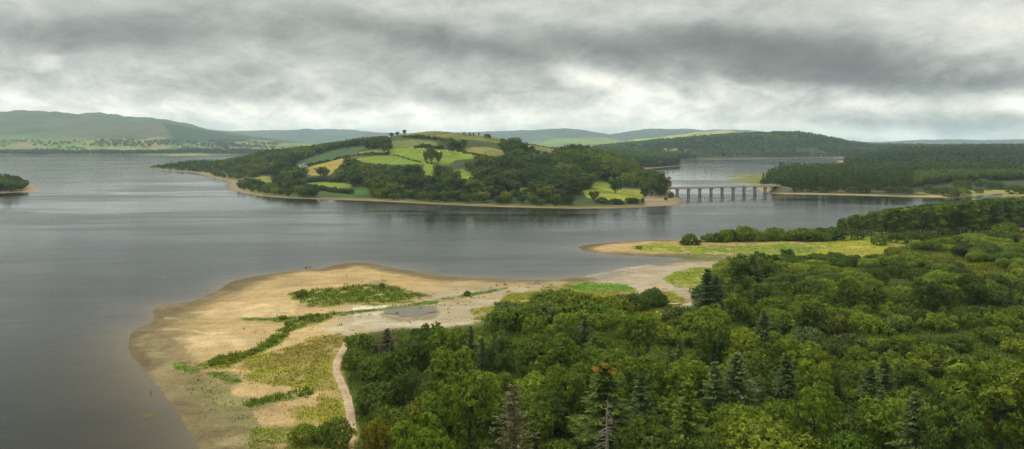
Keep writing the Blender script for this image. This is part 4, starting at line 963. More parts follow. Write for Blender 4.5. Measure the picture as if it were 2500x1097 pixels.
# ------------------------------------------------------------------ right-hand forest beyond the bridge
X, Y = scatter(200, 1050, 640, 1130, 8.0, rng)
u = U0 + F * X / Y; s_, isl = shore(X, Y); k = (s_ > 15) & (u > 1850) & (u < 2800) & (Y > 690); X, Y, u, s_ = X[k], Y[k], u[k], s_[k]
z = terrain(X, Y); v = proj(X, Y, z)[1]
frontv = np.interp(u, [1850, 1870, 1900, 2000, 2200, 2250, 2330, 2500, 2800], [452, 464, 468, 468, 468, 455, 446, 440, 438])
ok = (v < frontv) & (u > np.interp(v, [400, 440, 470], [1935, 1862, 1868]))
sel = np.where(ok)[0]; sel = sel[np.argsort(Y[sel])]; st = Stuff(); cnt = 0
for i in sel:
    hh = rng.uniform(13, 18) * np.interp(u[i], [1860, 1920], [.62, 1]); mixed = u[i] > 2230
    tn = 'larch' if rng.random() < .65 else 'blue'
    if cnt < 170 and u[i] < 2510 and not mixed:
        cnt += 1
        nm_ = 'larch_tree'; plant('farfir', X[i], Y[i], z[i] - .3, hh, 1.15, tn, nm_, ('tall dark' if tn == 'blue' else 'tall green') + ' conifer in the plantation beyond the bridge', 'conifer tree', ('dark' if tn == 'blue' else 'green') + ' conifers of the plantation beyond the bridge', parts=cnt < 60)
    elif mixed and Y[i] < 1000: st.add(A_TREE[rng.integers(6)], X[i], Y[i], z[i] - .3, hh * .75, 1.15, 'penmid', rng)
    else: st.add(A_FIR[rng.integers(5)], X[i], Y[i], z[i] - .3, hh, 1.15, tn, rng)
# the dark round tree at the bridge end, and shrubs on the shore
for px, pb, hh, ww, tn, lab in [(1901, 464, 16, 15, 'blue', 'dark rounded tree at the right hand bridge end'), (1862, 450, 6, 8, 'penmid', 'low shrub on the grassy spit left of the conifer plantation'), (1872, 450, 8, 9, 'penmid', 'taller shrub on the grassy spit beside the plantation'),
        (2010, 470, 5, 10, 'penmid', 'low bush under the front of the conifer plantation'), (2080, 470, 6, 12, 'penmid', 'wide bush under the front of the conifer plantation'), (2112, 471, 8, 11, 'pendark', 'tall dark bush under the plantation front'),
        (2170, 471, 6, 9, 'penmid', 'round bush on the beach right of the plantation front'), (2190, 470, 5, 7, 'penmid', 'small round bush on the far beach'), (2213, 472, 7, 10, 'penmid', 'round bush before the mixed wood on the far beach'),
        (2270, 473, 9, 12, 'penmid', 'left willow of the group on the far beach'), (2290, 475, 8, 12, 'grey', 'grey willow of the group on the far beach'), (2318, 480, 9, 16, 'penmid', 'front willow of the group on the far beach'), (2350, 478, 8, 14, 'light', 'light willow of the group on the far beach'),
        (2390, 472, 5, 8, 'penmid', 'small willow right of the group on the far beach'), (2430, 462, 9, 18, 'penmid', 'broad willow above the stream on the far shore'), (2480, 474, 9, 16, 'penmid', 'willow at the right edge above the stream'), (2400, 456, 9, 16, 'grey', 'grey broad willow behind the stream mouth'), (2350, 462, 10, 18, 'penmid', 'tall willow behind the beach willow group')]:
    X1, Y1, z1 = cast(px, pb)
    plant('bushfar' if ww >= hh else 'fartree', X1, Y1, z1 - .3, hh, ww / hh / (1.3 if ww >= hh else .95), tn, 'willow_bush' if ww >= hh else 'broadleaf_tree', lab, 'bush' if ww >= hh else 'broadleaf tree', var=.03)
print('forest', cnt, len(st.V)); st.build('conifer_forest', 'deep conifer forest beyond the bridge', M_NEEDLE)

def far_wood(name, label, x0, x1, y0, y1, d, test, hr, tone, arrs, m=None, wf=1.1):
    X, Y = scatter(x0, x1, y0, y1, d, rng); u = U0 + F * X / Y
    k = (u > -900) & (u < 3000); X, Y, u = X[k], Y[k], u[k]
    s_, isl = shore(X, Y); k = (s_ > 12) & (~isl); X, Y, u, s_ = X[k], Y[k], u[k], s_[k]
    z = terrain(X, Y); v = proj(X, Y, z)[1]
    sel = np.where(test(u, v, X, Y, z, s_))[0]; st = Stuff()
    pt = fbm(X / (d * 11), Y / (d * 7), 400, 3); nt_ = len(tone)
    for i in sel:
        t_ = int(np.clip((pt[i] * 1.5 + .5 + rng.normal(0, .16)) * nt_, 0, nt_ - 1)); ht = rng.uniform(*hr) * (1 + .35 * pt[i])
        st.add(arrs[rng.integers(len(arrs))], X[i], Y[i], z[i] - .5, ht, wf, tone[t_], rng)
    print(name, len(sel)); return st.build(name, label, m)
far_wood('rear_forest', 'dark conifer forest behind the plantation on the right', 450, 2600, 1130, 2750, 13, lambda u, v, X, Y, z, s: (u > 1900 + (Y > 1300) * 150) & (u < 2900) & ~((Y > 1250) & (u < 2062)), (13, 18), ('fardark', 'larch', 'pendark'), A_TINYF, M_NEEDLE, 1.35)
far_wood('promontory_wood', 'dark wood on the promontory behind the peninsula', 60, 620, 1480, 2400, 12, lambda u, v, X, Y, z, s: (u > 1260) & (u < 1700), (13, 19), ('fardark', 'pendark', 'fardark', 'larch'), A_TREE + A_FIR, None, 1.1)
far_wood('lakeside_woodland', 'hazy wooded hill across the lake on the right', 200, 2300, 2420, 3350, 19, lambda u, v, X, Y, z, s: (u > 1450) & (u < 2700) & (((fbm(X / 120, Y / 90, 47, 3) < .16) | (z > 30))), (12, 19), ('fardark', 'pendark', 'fardark', 'larch'), A_TINY + A_TINYF, None, 1.25)
far_wood('valley_woodland', 'scattered far woods and hedgerow trees in the valley', -600, 1600, 2450, 4300, 34, lambda u, v, X, Y, z, s: (u > 700) & (u < 1700) & (fbm(X / 200, Y / 160, 48, 3) > -.3), (9, 14), ('fardark', 'pendark'), A_TINY, None, 1.4)
far_wood('shoreline_trees', 'line of dark trees along the far shore under the mountain', -3200, -600, 3180, 3460, 13, lambda u, v, X, Y, z, s: (u < 780) & (fbm(X / 150, Y / 60, 49, 3) > -.25 + np.clip(s - 60, 0, 200) / 300), (10, 20), ('fardark', 'pendark'), A_TINY + A_TINYF, None, 1.2)
far_wood('mountain_foot_trees', 'scattered hedgerow trees among the fields under the mountain', -3200, -400, 3350, 4500, 30, lambda u, v, X, Y, z, s: (u < 900) & (v > 343) & (fbm(X / 160, Y / 130, 50, 3) > .10), (8, 13), ('fardark', 'pendark'), A_TINY, None, 1.5)
# island wood at the left edge: counted trees
X, Y = scatter(-700, -380, 740, 980, 9.5, rng); s_, isl = shore(X, Y); u = U0 + F * X / Y; k = isl & (s_ > 10) & (u > -45) & (u < 64); X, Y, u = X[k], Y[k], u[k]; z = terrain(X, Y)
for i in range(len(X)):
    tn = 'pendark' if rng.random() < .5 else 'penmid'; fr = Y[i] < 810
    hh = rng.uniform(9, 14) * np.interp(u[i], [20, 66], [1, .72]); 
    plant('farfir' if rng.random() < .4 else 'fartree', X[i], Y[i], z[i] - .3, hh, 1.2, tn, 'broadleaf_tree', f"{pw[tn]} tree of the small wood at the left edge", 'broadleaf tree', f'{pw[tn]} trees on the left hand point', parts=hh > 10)

PATH = [(848, 836), (838, 852), (826, 876), (819, 893), (822, 912), (832, 935), (842, 955), (850, 980), (855, 1010), (857, 1050)]
# ------------------------------------------------------------------ grass, reeds, undergrowth near the camera
def blades(X, Y, z, hgt, colr, rng, per=5, wid=.10, spread=.35):
    n = len(X); k = np.repeat(np.arange(n), per); m = len(k)
    a = rng.random(m) * 6.28; lean = rng.uniform(.1, .6, m); h = hgt[k] * rng.uniform(.6, 1.2, m)
    bx = X[k] + rng.normal(0, spread, m); by = Y[k] + rng.normal(0, spread, m); bz = z[k] - .03
    d = np.stack([np.cos(a), np.sin(a)], -1); p = np.stack([-d[:, 1], d[:, 0]], -1); w = wid * rng.uniform(.6, 1.4, m)
    b = np.stack([bx, by, bz], -1)
    def P(o, f, hh): return b + np.concatenate([d * (f * lean * h)[:, None] + p * (o * w)[:, None], (hh * h)[:, None]], 1)
    V = np.stack([P(-1, 0, 0), P(1, 0, 0), P(.7, .5, .7), P(-.2, 1, 1)], 1).reshape(-1, 3)
    c = leafcol(m, rng) * colr[k]; return V, np.repeat(c, 4, 0)
X, Y = scatter(-75, 240, 108, 400, .85, rng, .5)
u = U0 + F * X / Y; k = (u > 380) & (u < 2560) & (rng.random(len(X)) < np.clip(1.6 - Y / 260, .35, 1)); X, Y, u = X[k], Y[k], u[k]
s_, isl = shore(X, Y); k = s_ > 4; X, Y, u, s_ = X[k], Y[k], u[k], s_[k]; z = terrain(X, Y, s_, np.zeros(len(X), bool))
gc, rg_, gu_, gv_ = ground_colour(X, Y, z, s_, np.zeros(len(X), bool))
green = (gc[:, 1] > gc[:, 0] * .66) & (gc[:, 2] < gc[:, 1] * (.20 + .26 * rng.random(len(X)))) & (sdist(gu_, gv_, THICKET) < 6)
spr_ = (~green) & (sdist(gu_, gv_, [(820, 790), (900, 735), (1250, 690), (1400, 690), (1250, 790), (850, 850)]) > 0) & (rng.random(len(X)) < .02)
spr_ |= (~green) & (rng.random(len(X)) < .004) & (s_ > 20)
PL = np.array([w_[:2] for w_ in (cast(*p_) for p_ in PATH)])
pd = np.min([np.hypot(X - (a_[0] + (b_[0] - a_[0]) * t_), Y - (a_[1] + (b_[1] - a_[1]) * t_)) for a_, b_ in zip(PL[:-1], PL[1:]) for t_ in (0, .2, .4, .6, .8)], axis=0)
k = (green | spr_) & (pd > 1.5)
X, Y, z, gc, gu_, gv_ = X[k], Y[k], z[k], gc[k], gu_[k], gv_[k]; sp = spr_[k]
reed = np.maximum.reduce([sdist(gu_, gv_, ZONES_NEAR[i][0]) for i in (16, 18, 28)]) > 2
reed &= rng.random(len(X)) < .7
meadow = gu_ > 1400
hg = np.where(reed, rng.uniform(.45, 1.05, len(X)), rng.uniform(.18, .42, len(X))); hg = np.where(meadow, hg * .8, hg); hg = np.where(sp, rng.uniform(.3, .7, len(X)), hg)
cc = gc * rng.uniform(1.0, 1.6, (len(X), 1)); cc[sp] = np.array((.06, .09, .02)); cc[reed] = np.array((.13, .17, .018)) * rng.uniform(.6, 1.3, (reed.sum(), 1))
V, c = blades(X, Y, z, hg, cc, rng, 6, .12, .45)
obj('grass', make_mesh('grass', V, np.arange(len(V)).reshape(-1, 4), c, [M_LEAF]), kind='stuff', label='green and yellowing grass, reeds and scrub on the dry shore', category='grass')
print('grass', len(X))
# low growth between the thicket bushes
X, Y = scatter(-70, 300, 95, 390, 1.15, rng, .5); u = U0 + F * X / Y; k = (u > 820) & (u < 2600); X, Y = X[k], Y[k]
s_, isl = shore(X, Y); z = terrain(X, Y, s_, np.zeros(len(X), bool)); u, v = proj(X, Y, z); k = (sdist(u, v, THICKET) > np.where(u < 1230, 14, -4)) & (rng.random(len(X)) < .8) & (s_ > 15); X, Y, z = X[k], Y[k], z[k]
hg = .5 + .9 * np.clip(fbm(X / 6, Y / 6, 201, 3) + .3, 0, 1)
spv = sparse(u[k], v[k])[:, None]; base = (np.array((.11, .145, .016)) * (1 - spv) + np.array((.17, .18, .022)) * spv) * (1 + .5 * fbm(X / 10, Y / 10, 203, 3))[:, None]
V, c = blades(X, Y, z, hg, base, rng, 6, .20, .55)
obj('undergrowth', make_mesh('undergrowth', V, np.arange(len(V)).reshape(-1, 4), c, [M_LEAF]), kind='stuff', label='low green growth between the bushes of the thicket', category='undergrowth')
# small shrubs along the ditch banks, countable
for k, (px, py, hh) in enumerate([(690, 775, 2.2), (706, 790, 2.4), (722, 783, 2.0), (738, 776, 2.2), (755, 770, 2.2), (774, 768, 1.8), (700, 806, 1.8), (686, 818, 1.6), (668, 832, 1.7), (650, 842, 1.6), (632, 853, 1.7), (612, 862, 1.6), (590, 870, 1.7), (566, 876, 1.6), (540, 884, 1.5), (518, 888, 1.5),
     (760, 712, 1.7), (800, 706, 1.6), (840, 702, 1.7), (880, 700, 1.6), (910, 697, 1.6), (610, 985, 1.3), (735, 962, 1.4), (755, 958, 1.5)]):
    X1, Y1, z1 = cast(px, py + 4)
    g = 'ditch' if k < 16 else 'reed' if k < 21 else 'strip'
    lab = {'ditch': 'small green shrub on the grassy ditch bank across the sand', 'reed': 'small green shrub in the reed patch on the sand', 'strip': 'small dark shrub on the short green strip by the sand'}[g]
    plant('shoots', X1, Y1, z1 - .15, hh * .6, 1.35, 'light', 'shrub', lab, 'shrub', {'ditch': 'shrubs along the ditch bank', 'reed': 'shrubs in the reed patch', 'strip': 'shrubs on the green strip'}[g])

# ------------------------------------------------------------------ footpath, puddle, algae, driftwood, barrier
def ribbon(name, pts, wid, m, lift=.05, **kw):
    W = np.array([cast(*p) for p in pts]); t = np.linspace(0, len(W) - 1, len(W) * 8)
    cx = np.interp(t, range(len(W)), W[:, 0]); cy = np.interp(t, range(len(W)), W[:, 1])
    for _ in range(10): cx[1:-1] = (cx[:-2] + cx[2:] + 2 * cx[1:-1]) / 4; cy[1:-1] = (cy[:-2] + cy[2:] + 2 * cy[1:-1]) / 4
    dx = np.gradient(cx); dy = np.gradient(cy); L = np.hypot(dx, dy); nx, ny = -dy / L, dx / L
    V = []; 
    for o in (-1, -.5, 0, .5, 1):
        ww = wid * o * (1 + .25 * fbm(cx / 3, cy / 3, 300 + int(o * 2), 2)); x = cx + nx * ww; y = cy + ny * ww; V.append(np.stack([x, y, terrain(x, y) + lift * (1 if abs(o) < 1 else .2)], -1))
    V = np.stack(V, 1); n = len(V); V = V.reshape(-1, 3); i = np.arange(n - 1)[:, None] * 5 + np.arange(4)[None]; i = i.ravel()
    Q = np.stack([i, i + 1, i + 6, i + 5], -1); c = np.tile(np.array(kw.pop('colr')), (len(V), 1))
    return obj(name, make_mesh(name, V, Q, c, [m], smooth=True), **kw)
ribbon('footpath', PATH, .8, M_GROUND, .08, kind='structure', colr=(.36, .27, .17), label='bare sandy footpath curving beside the thicket')
ribbon('track', [(1600, 768), (1650, 756), (1690, 745), (1730, 736)], 2.6, M_GROUND, .08, kind='structure', colr=(.36, .29, .19), label='sandy track end behind the dark spruces')
X1, Y1, z1 = cast(998, 762)
def blob(rx, ry, seed, n=60):
    a = np.linspace(0, 2 * math.pi, n, endpoint=False); r = 1 + .75 * fbm(np.cos(a) * 1.7 + 5, np.sin(a) * 1.7 + 5, seed, 4)
    V = [(0, 0, 0)] + [(math.cos(t) * rx * q_, math.sin(t) * ry * q_, 0) for t, q_ in zip(a, r)]
    return np.array(V), np.array([(0, 1 + i, 1 + (i + 1) % n) for i in range(n)])
V, T = blob(7.4, 6.0, 8)
zz = terrain(V[:, 0] + X1, V[:, 1] + Y1)
m_p, nt = mat('puddle_water'); n = N(nt); b = n.new('ShaderNodeBsdfPrincipled'); o_ = n.new('ShaderNodeOutputMaterial'); b.inputs['Base Color'].default_value = (.13, .115, .085, 1); b.inputs['Roughness'].default_value = .28; b.inputs['IOR'].default_value = 1.33; n.link(b.outputs[0], o_.inputs[0])
obj('puddle', make_mesh('puddle', V, T, None, [m_p], tris=True), loc=(X1, Y1, float(zz.max()) + .02), kind='structure', label='shallow grey puddle on the pale sand')
# algae patch
x_, y_ = w0(360, 1014); st_V = []; 
n_ = 260; ang = R.random(n_) * 6.28; rr = np.sqrt(R.random(n_)); ax = x_ + np.cos(ang) * rr * 1.4; ay = y_ + np.sin(ang) * rr * 1.0
cpt = np.stack([ax, ay, np.full(n_, .015) + R.random(n_) * .01], -1)
V, c = quads_to_mesh('', cpt, np.tile([0, 0, 1.0], (n_, 1)), rdir(n_, R) * [1, 1, 0], .14, .10, leafcol(n_, R), None)
ob = obj('water_weed', make_mesh('water_weed', V, np.arange(len(V)).reshape(-1, 4), c, [M_LEAF]), kind='stuff', label='small yellow green patch of floating weed on the dark water', category='water weed'); ob.color = (.16, .17, .05, 1)
# stones and flotsam along the dry shore
X, Y = scatter(-75, 160, 105, 330, 1.1, rng, .5); s_, isl = shore(X, Y); pr_ = np.exp(-((s_ - 7) / 6) ** 2) * .22 + .012; pr_ = pr_ + .25 * (sdist(*proj(X, Y, X * 0 + 1), [(1440, 672), (1490, 660), (1540, 664), (1500, 682), (1450, 690)]) > 0)
k = (s_ > .5) & (rng.random(len(X)) < pr_) & (s_ < 70); X, Y = X[k], Y[k]; z = terrain(X, Y); u, v = proj(X, Y, z); k = (sdist(u, v, THICKET) < -5) & (u > 200); X, Y, z = X[k], Y[k], z[k]
oct_ = np.array([(1, 0, 0), (0, 1, 0), (-1, 0, 0), (0, -1, 0), (0, 0, .7), (0, 0, -.4)], float); ot = np.array([(0, 1, 4), (1, 2, 4), (2, 3, 4), (3, 0, 4), (1, 0, 5), (2, 1, 5), (3, 2, 5), (0, 3, 5)])
n_ = len(X); sz = rng.uniform(.06, .22, (n_, 1, 1)) * rng.uniform(.6, 1.4, (n_, 6, 3)); V = (oct_[None] * sz + np.stack([X, Y, z], -1)[:, None]).reshape(-1, 3); Q = (ot[None] + 6 * np.arange(n_)[:, None, None]).reshape(-1, 3)
c = np.repeat(np.array((.14, .12, .09)) * rng.uniform(.5, 1.9, (n_, 1)), 6, 0)
obj('stones', make_mesh('stones', V, Q, c, [M_GROUND], tris=True), kind='stuff', label='stones and flotsam scattered along the dry shore', category='stones'); print('stones', n_)
# driftwood
x_, y_ = w0(752, 654); tv, tq = join_tubes([tube([(-1.6, 0, -.1), (-.6, .1, .35), (.3, 0, .15)], [.10, .13, .08]), tube([(-.6, .1, .3), (-.2, .1, .9)], [.08, .03]), tube([(.4, 0, -.1), (1.0, .1, .4), (1.8, 0, .7)], [.11, .10, .03])])
obj('driftwood', make_mesh('driftwood', tv, tq, None, [M_BARK], smooth=True), loc=(x_, y_, 0), label='dark driftwood branch poking out of the water off the beach', category='driftwood')
x_, y_ = w0(368, 962); tv, tq = tube([(0, 0, -.2), (.05, 0, .4), (.12, .05, .75)], [.09, .07, .04])
obj('wooden_stump', make_mesh('wooden_stump', tv, tq, None, [M_BARK], smooth=True), loc=(x_, y_, 0), label='tiny dark stump standing in the shallow water left of the beach', category='stump')

def box(cx, cy, cz, sx, sy, sz, bev=0):
    v = np.array([(x, y, z_) for z_ in (-1, 1) for y in (-1, 1) for x in (-1, 1)], float) * [sx / 2, sy / 2, sz / 2] + [cx, cy, cz]
    q_ = np.array([(0, 2, 3, 1), (4, 5, 7, 6), (0, 1, 5, 4), (2, 6, 7, 3), (0, 4, 6, 2), (1, 3, 7, 5)]); return v, q_
X1, Y1, z1 = cast(1645, 748)
bar = obj('gate_barrier', None, loc=(X1, Y1, z1), rz=.08, label='low white pole barrier beside the sandy track', category='barrier')
obj('pole', make_mesh('pole', *tube([(-2.4, 0, .75), (1.6, 0, .8)], [.11, .11], 8), None, [M_WHITE]), bar)
obj('counterweight', make_mesh('counterweight', *join_tubes([box(1.7, 0, .6, .7, .45, .5), box(1.35, 0, .25, .25, .3, .6)]), None, [M_DARKCONC]), bar)
obj('post', make_mesh('post', *box(-2.3, 0, .35, .18, .18, .75), None, [M_WHITE]), bar)

# ------------------------------------------------------------------ road bridge
BL = np.array(w0(1640, 477.5)); BR = np.array(w0(1880, 470.5))
bl = np.array([BL[0] - 12, BL[1] - 3]); 
ang = math.atan2(BR[1] - BL[1], BR[0] - BL[0]); ux = np.array([math.cos(ang), math.sin(ang)])
L_ = np.linalg.norm(BR - BL) + 22; mid = (BL + BR) / 2 - ux * 1
br = obj('road_bridge', None, loc=(mid[0], mid[1], 0), rz=ang, label='long low concrete road bridge on paired columns across the narrows', category='bridge')
DZ = 7.6
obj('deck', make_mesh('deck', *join_tubes([box(0, 0, DZ - .35, L_, 8.6, .4), box(0, -3.9, DZ - 1.0, L_, .5, .9), box(0, 3.9, DZ - 1.0, L_, .5, .9)]), None, [M_CONC]), br)
obj('roadway', make_mesh('roadway', *box(0, 0, DZ - .12, L_, 7.6, .06), None, [M_ROAD]), br)
for sgn in (-1, 1):
    parts_ = [box(0, sgn * 4.2, DZ + .05, L_, .3, .45), box(0, sgn * 4.2, DZ + .98, L_, .16, .12)] + [box(-L_ / 2 + 1 + i * 2.0, sgn * 4.2, DZ + .58, .14, .14, .70) for i in range(int(L_ / 2))]
    obj('parapet', make_mesh('parapet', *join_tubes(parts_), None, [M_CONC]), br)
pxs = [1653.5, 1681, 1708.5, 1736, 1763, 1790, 1816.5, 1843, 1868]
cap = make_mesh('pier_cap', *join_tubes([box(0, 0, DZ - 1.75, 1.7, 8.8, .5), box(0, 0, DZ - 2.15, 1.2, 6.0, .3)]), None, [M_CONC])
cv, cq = tube([(0, 0, -2.5), (0, 0, DZ - 2.3)], [.66, .66], 10); colm = make_mesh('column', cv, cq, None, [M_DARKCONC], smooth=True)
for i, px in enumerate(pxs):
    # intersection of the view line with the bridge axis
    k = (px - U0) / F; t = (k * mid[1] - mid[0]) / (ux[0] - k * ux[1])
    p = obj('pier', cap, br, loc=(t, 0, 0))
    for sy in (-1.35, 1.35): obj('column', colm, p, loc=(0, sy, 0))
# road on the land at both ends
ribbon('road', [(1500, 462), (1560, 461), (1600, 466), (1634, 470)], 3.2, M_ROAD, .35, kind='structure', colr=(.15, .15, .15), label='grey lakeside road behind the yellow green field')
p0 = mid - ux * (L_ / 2); p1 = mid + ux * (L_ / 2)
for nm_, p_, sg in (('embankment', p0, -1), ('embankment', p1, 1)):
    V = []; 
    for t in np.linspace(0, 30, 12):
        c_ = p_ + ux * sg * (t - 10); nrm = np.array([-ux[1], ux[0]]); topz = min(DZ - .75, -1.0 + t * .95) - max(0, t - 10) * .16
        for o in (-1, -.55, 0, .55, 1): 
            q_ = c_ + nrm * (o * 9 if abs(o) > .6 else o * 7.5); V.append((q_[0], q_[1], topz if abs(o) < .6 else -1.2))
    V = np.array(V); i = (np.arange(11)[:, None] * 5 + np.arange(4)[None]).ravel(); Q = np.stack([i, i + 1, i + 6, i + 5], -1)
    # end face so that the bank is closed under the deck
    Q = np.vstack([Q, [[0, 1, 3, 4]]])
    obj('embankment', make_mesh('embankment', V, Q, np.tile(np.array((.13, .125, .07)), (len(V), 1)), [M_GROUND]), kind='structure', label='sloping stone bank carrying the road onto the bridge')

# ------------------------------------------------------------------ houses
def house(X, Y, z, w, d, h, rz, label, group=None, full=True, name='white_house'):
    r = obj(name, None, loc=(X, Y, z), rz=rz, label=label, category='house', group=group)
    obj('wall', HM['wall'], r, scale=(w, d, h)); rf = obj('roof', HM['roof'], r, scale=(w, d, h))
    if full:
        obj('chimney', HM['chimney'], rf); 
        for xx in (-.3, 0.02, .3): obj('window', HM['window'], r, loc=(xx * w, -d * .5 - .02, h * .55))
        obj('door', HM['door'], r, loc=(.16 * w, -d * .5 - .02, 0))
    return r
wv = np.array([(-.5, -.5, -.3), (.5, -.5, -.3), (.5, .5, -.3), (-.5, .5, -.3), (-.5, -.5, 1), (.5, -.5, 1), (.5, .5, 1), (-.5, .5, 1), (-.5, 0, 1.55), (.5, 0, 1.55), (-.5, 0, 1), (.5, 0, 1)], float)
HM = {'wall': make_mesh('wall', wv, np.array([(0, 1, 5, 4), (2, 3, 7, 6), (1, 2, 6, 5), (3, 0, 4, 7), (7, 10, 4, 8), (5, 11, 6, 9)]), None, [M_WHITE]),
      'roof': make_mesh('roof', np.array([(-.54, -.58, .93), (.54, -.58, .93), (.54, 0, 1.6), (-.54, 0, 1.6), (-.54, .58, .93), (.54, .58, .93)], float), np.array([(0, 1, 2, 3), (3, 2, 5, 4)]), None, [M_ROOF]),
      'chimney': make_mesh('chimney', *box(.36, 0, 1.72, .07, .14, .36), None, [M_WHITE]), 'window': make_mesh('window', *box(0, 0, 0, 1.1, .08, 1.2), None, [M_GLASS]), 'door': make_mesh('door', *box(0, 0, 1.0, 1.0, .08, 2.0), None, [M_RED])}
X1, Y1, z1 = cast(737, 415); house(X1, Y1, z1, 9, 6, 4.6, .9, 'small white house at the left end of the golden field')
X1, Y1, z1 = cast(746, 412); house(X1, Y1, z1, 4.5, 4, 3, .5, 'tiny white outbuilding right of the white house', name='outbuilding')
for k, (px, py) in enumerate([(1505, 350), (1512, 349), (1520, 348), (1524, 350.5), (1531, 349), (1538, 350), (1543, 348), (1516, 351.5), (1528, 352), (1550, 350.5)]):
    X1, Y1, z1 = cast(px, py); house(X1, Y1, z1, rng.uniform(14, 24), 9, 7, rng.uniform(-.6, .6), 'distant white village house at the foot of the sunlit fields', 'houses of the far village', full=False)
for k in range(22):
    px = rng.normal(385, 50); py = rng.uniform(348, 369)
    X1, Y1, z1 = cast(px, py)
    if Y1 > 5200: continue
    house(X1, Y1, z1, rng.uniform(7, 11), 6, 3.2, rng.uniform(-.8, .8), 'tiny pale house scattered on the slope under the mountain', 'houses scattered under the mountain', full=False)

# sheep on the bright hill field
def sheep_mesh():
    V, Q = join_tubes([tube([(-.55, 0, .62), (-.4, 0, .66), (0, 0, .68), (.35, 0, .66), (.55, 0, .62)], [.12, .30, .33, .29, .12], 9), tube([(.5, 0, .7), (.72, 0, .82), (.86, 0, .72)], [.13, .12, .06], 7)]
        + [tube([(x, y, .5), (x, y, 0)], [.06, .04], 5) for x in (-.35, .35) for y in (-.14, .14)])
    return make_mesh('sheep', V, Q, None, [M_WHITE], smooth=True)
shm = sheep_mesh()
for px, py in [(1022, 366), (1034, 365), (1046, 366), (1010, 372), (1032, 372), (1072, 372), (1092, 370), (1112, 370), (1125, 374), (1098, 379), (1150, 379), (1008, 363), (896, 366), (946, 369), (1030, 348), (1012, 350), (1046, 351), (1005, 345)]:
    X1, Y1, z1 = cast(px, py)
    if Y1 < 1700: obj('sheep', shm, loc=(X1, Y1, z1), rz=float(R.random() * 6), scale=(1.5, 1.5, 1.5), label='white sheep grazing on the open hill fields of the peninsula', category='sheep', group='sheep on the hill fields')

# ------------------------------------------------------------------ sky, sun, haze, camera
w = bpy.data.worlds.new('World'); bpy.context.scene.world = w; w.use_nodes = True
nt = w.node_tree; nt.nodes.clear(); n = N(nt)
SUN_EL, SUN_AZ = 42, -55          # degrees; azimuth from straight ahead (+Y), negative = left
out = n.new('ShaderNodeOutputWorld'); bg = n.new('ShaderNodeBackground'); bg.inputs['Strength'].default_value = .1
sky = n.new('ShaderNodeTexSky', sky_type='NISHITA', sun_disc=False); sky.sun_elevation = math.radians(SUN_EL); sky.sun_rotation = math.radians(SUN_AZ)
tc = n.new('ShaderNodeTexCoord'); sep = n.new('ShaderNodeSeparateXYZ'); n.link(tc.outputs['Generated'], sep.inputs[0])
az = n.math('ARCTAN2', sep.outputs[0], sep.outputs[1]); hyp = n.math('SQRT', n.math('SUBTRACT', 1.0, n.math('MULTIPLY', sep.outputs[2], sep.outputs[2])))
el = n.math('ARCTAN2', sep.outputs[2], hyp)
cmb = n.new('ShaderNodeCombineXYZ'); n.link(az, cmb.inputs[0]); n.link(n.math('MULTIPLY', el, 2.0), cmb.inputs[1])
P0 = cmb.outputs[0]
# warp
wn = n.new('ShaderNodeTexNoise'); n.link(P0, wn.inputs['Vector']); wn.inputs['Scale'].default_value = 5; wn.inputs['Detail'].default_value = 5; wn.inputs['Roughness'].default_value = .6
ws_ = n.new('ShaderNodeSeparateXYZ'); n.link(wn.outputs['Color'], ws_.inputs[0])
azw = n.math('ADD', az, n.math('MULTIPLY', n.math('SUBTRACT', ws_.outputs[0], .5), .16)); elw = n.math('ADD', el, n.math('MULTIPLY', n.math('SUBTRACT', ws_.outputs[1], .5), .055))
def px2(px, py): a = math.atan((px - U0) / F); return a, math.atan((HZ - py) / F * math.cos(a))
lum = None
#          px,  py,  sx,  sy,  rot(deg), amplitude (linear luminance)
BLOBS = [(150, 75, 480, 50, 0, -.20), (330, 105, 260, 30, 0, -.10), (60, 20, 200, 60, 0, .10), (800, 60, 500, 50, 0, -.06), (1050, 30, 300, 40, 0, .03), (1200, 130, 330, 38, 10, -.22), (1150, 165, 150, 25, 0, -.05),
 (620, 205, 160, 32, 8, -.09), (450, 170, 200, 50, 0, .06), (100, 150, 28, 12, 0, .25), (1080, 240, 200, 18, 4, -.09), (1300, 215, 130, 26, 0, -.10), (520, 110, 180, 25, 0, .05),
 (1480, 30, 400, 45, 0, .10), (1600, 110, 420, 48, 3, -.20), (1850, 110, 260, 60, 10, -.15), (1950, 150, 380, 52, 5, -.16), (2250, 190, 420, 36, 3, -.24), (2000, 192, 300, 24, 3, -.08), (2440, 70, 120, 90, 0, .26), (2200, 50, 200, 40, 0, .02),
 (1440, 190, 110, 35, 20, .30), (1560, 215, 160, 40, 5, .24), (600, -420, 1300, 230, 0, -.30), (1500, -150, 1600, 90, 0, -.06), (1600, 260, 350, 50, 0, .16), (2060, 255, 60, 22, 0, .22), (2480, 245, 70, 20, 0, .30), (2250, 285, 330, 18, 0, -.20), (2430, 300, 180, 14, 0, -.10), (1450, 230, 90, 18, 10, -.16),  # the wide dark patch far above the frame is added to darken the near water
 (900, 285, 650, 28, 0, .22), (1150, 300, 400, 22, 0, .12), (200, 245, 260, 22, 0, .10), (60, 215, 120, 25, 0, .08), (1700, 310, 400, 14, 0, .12), (2100, 330, 500, 12, 0, .20), (250, 262, 260, 12, 0, .12), (350, 200, 120, 20, 25, -.05)]
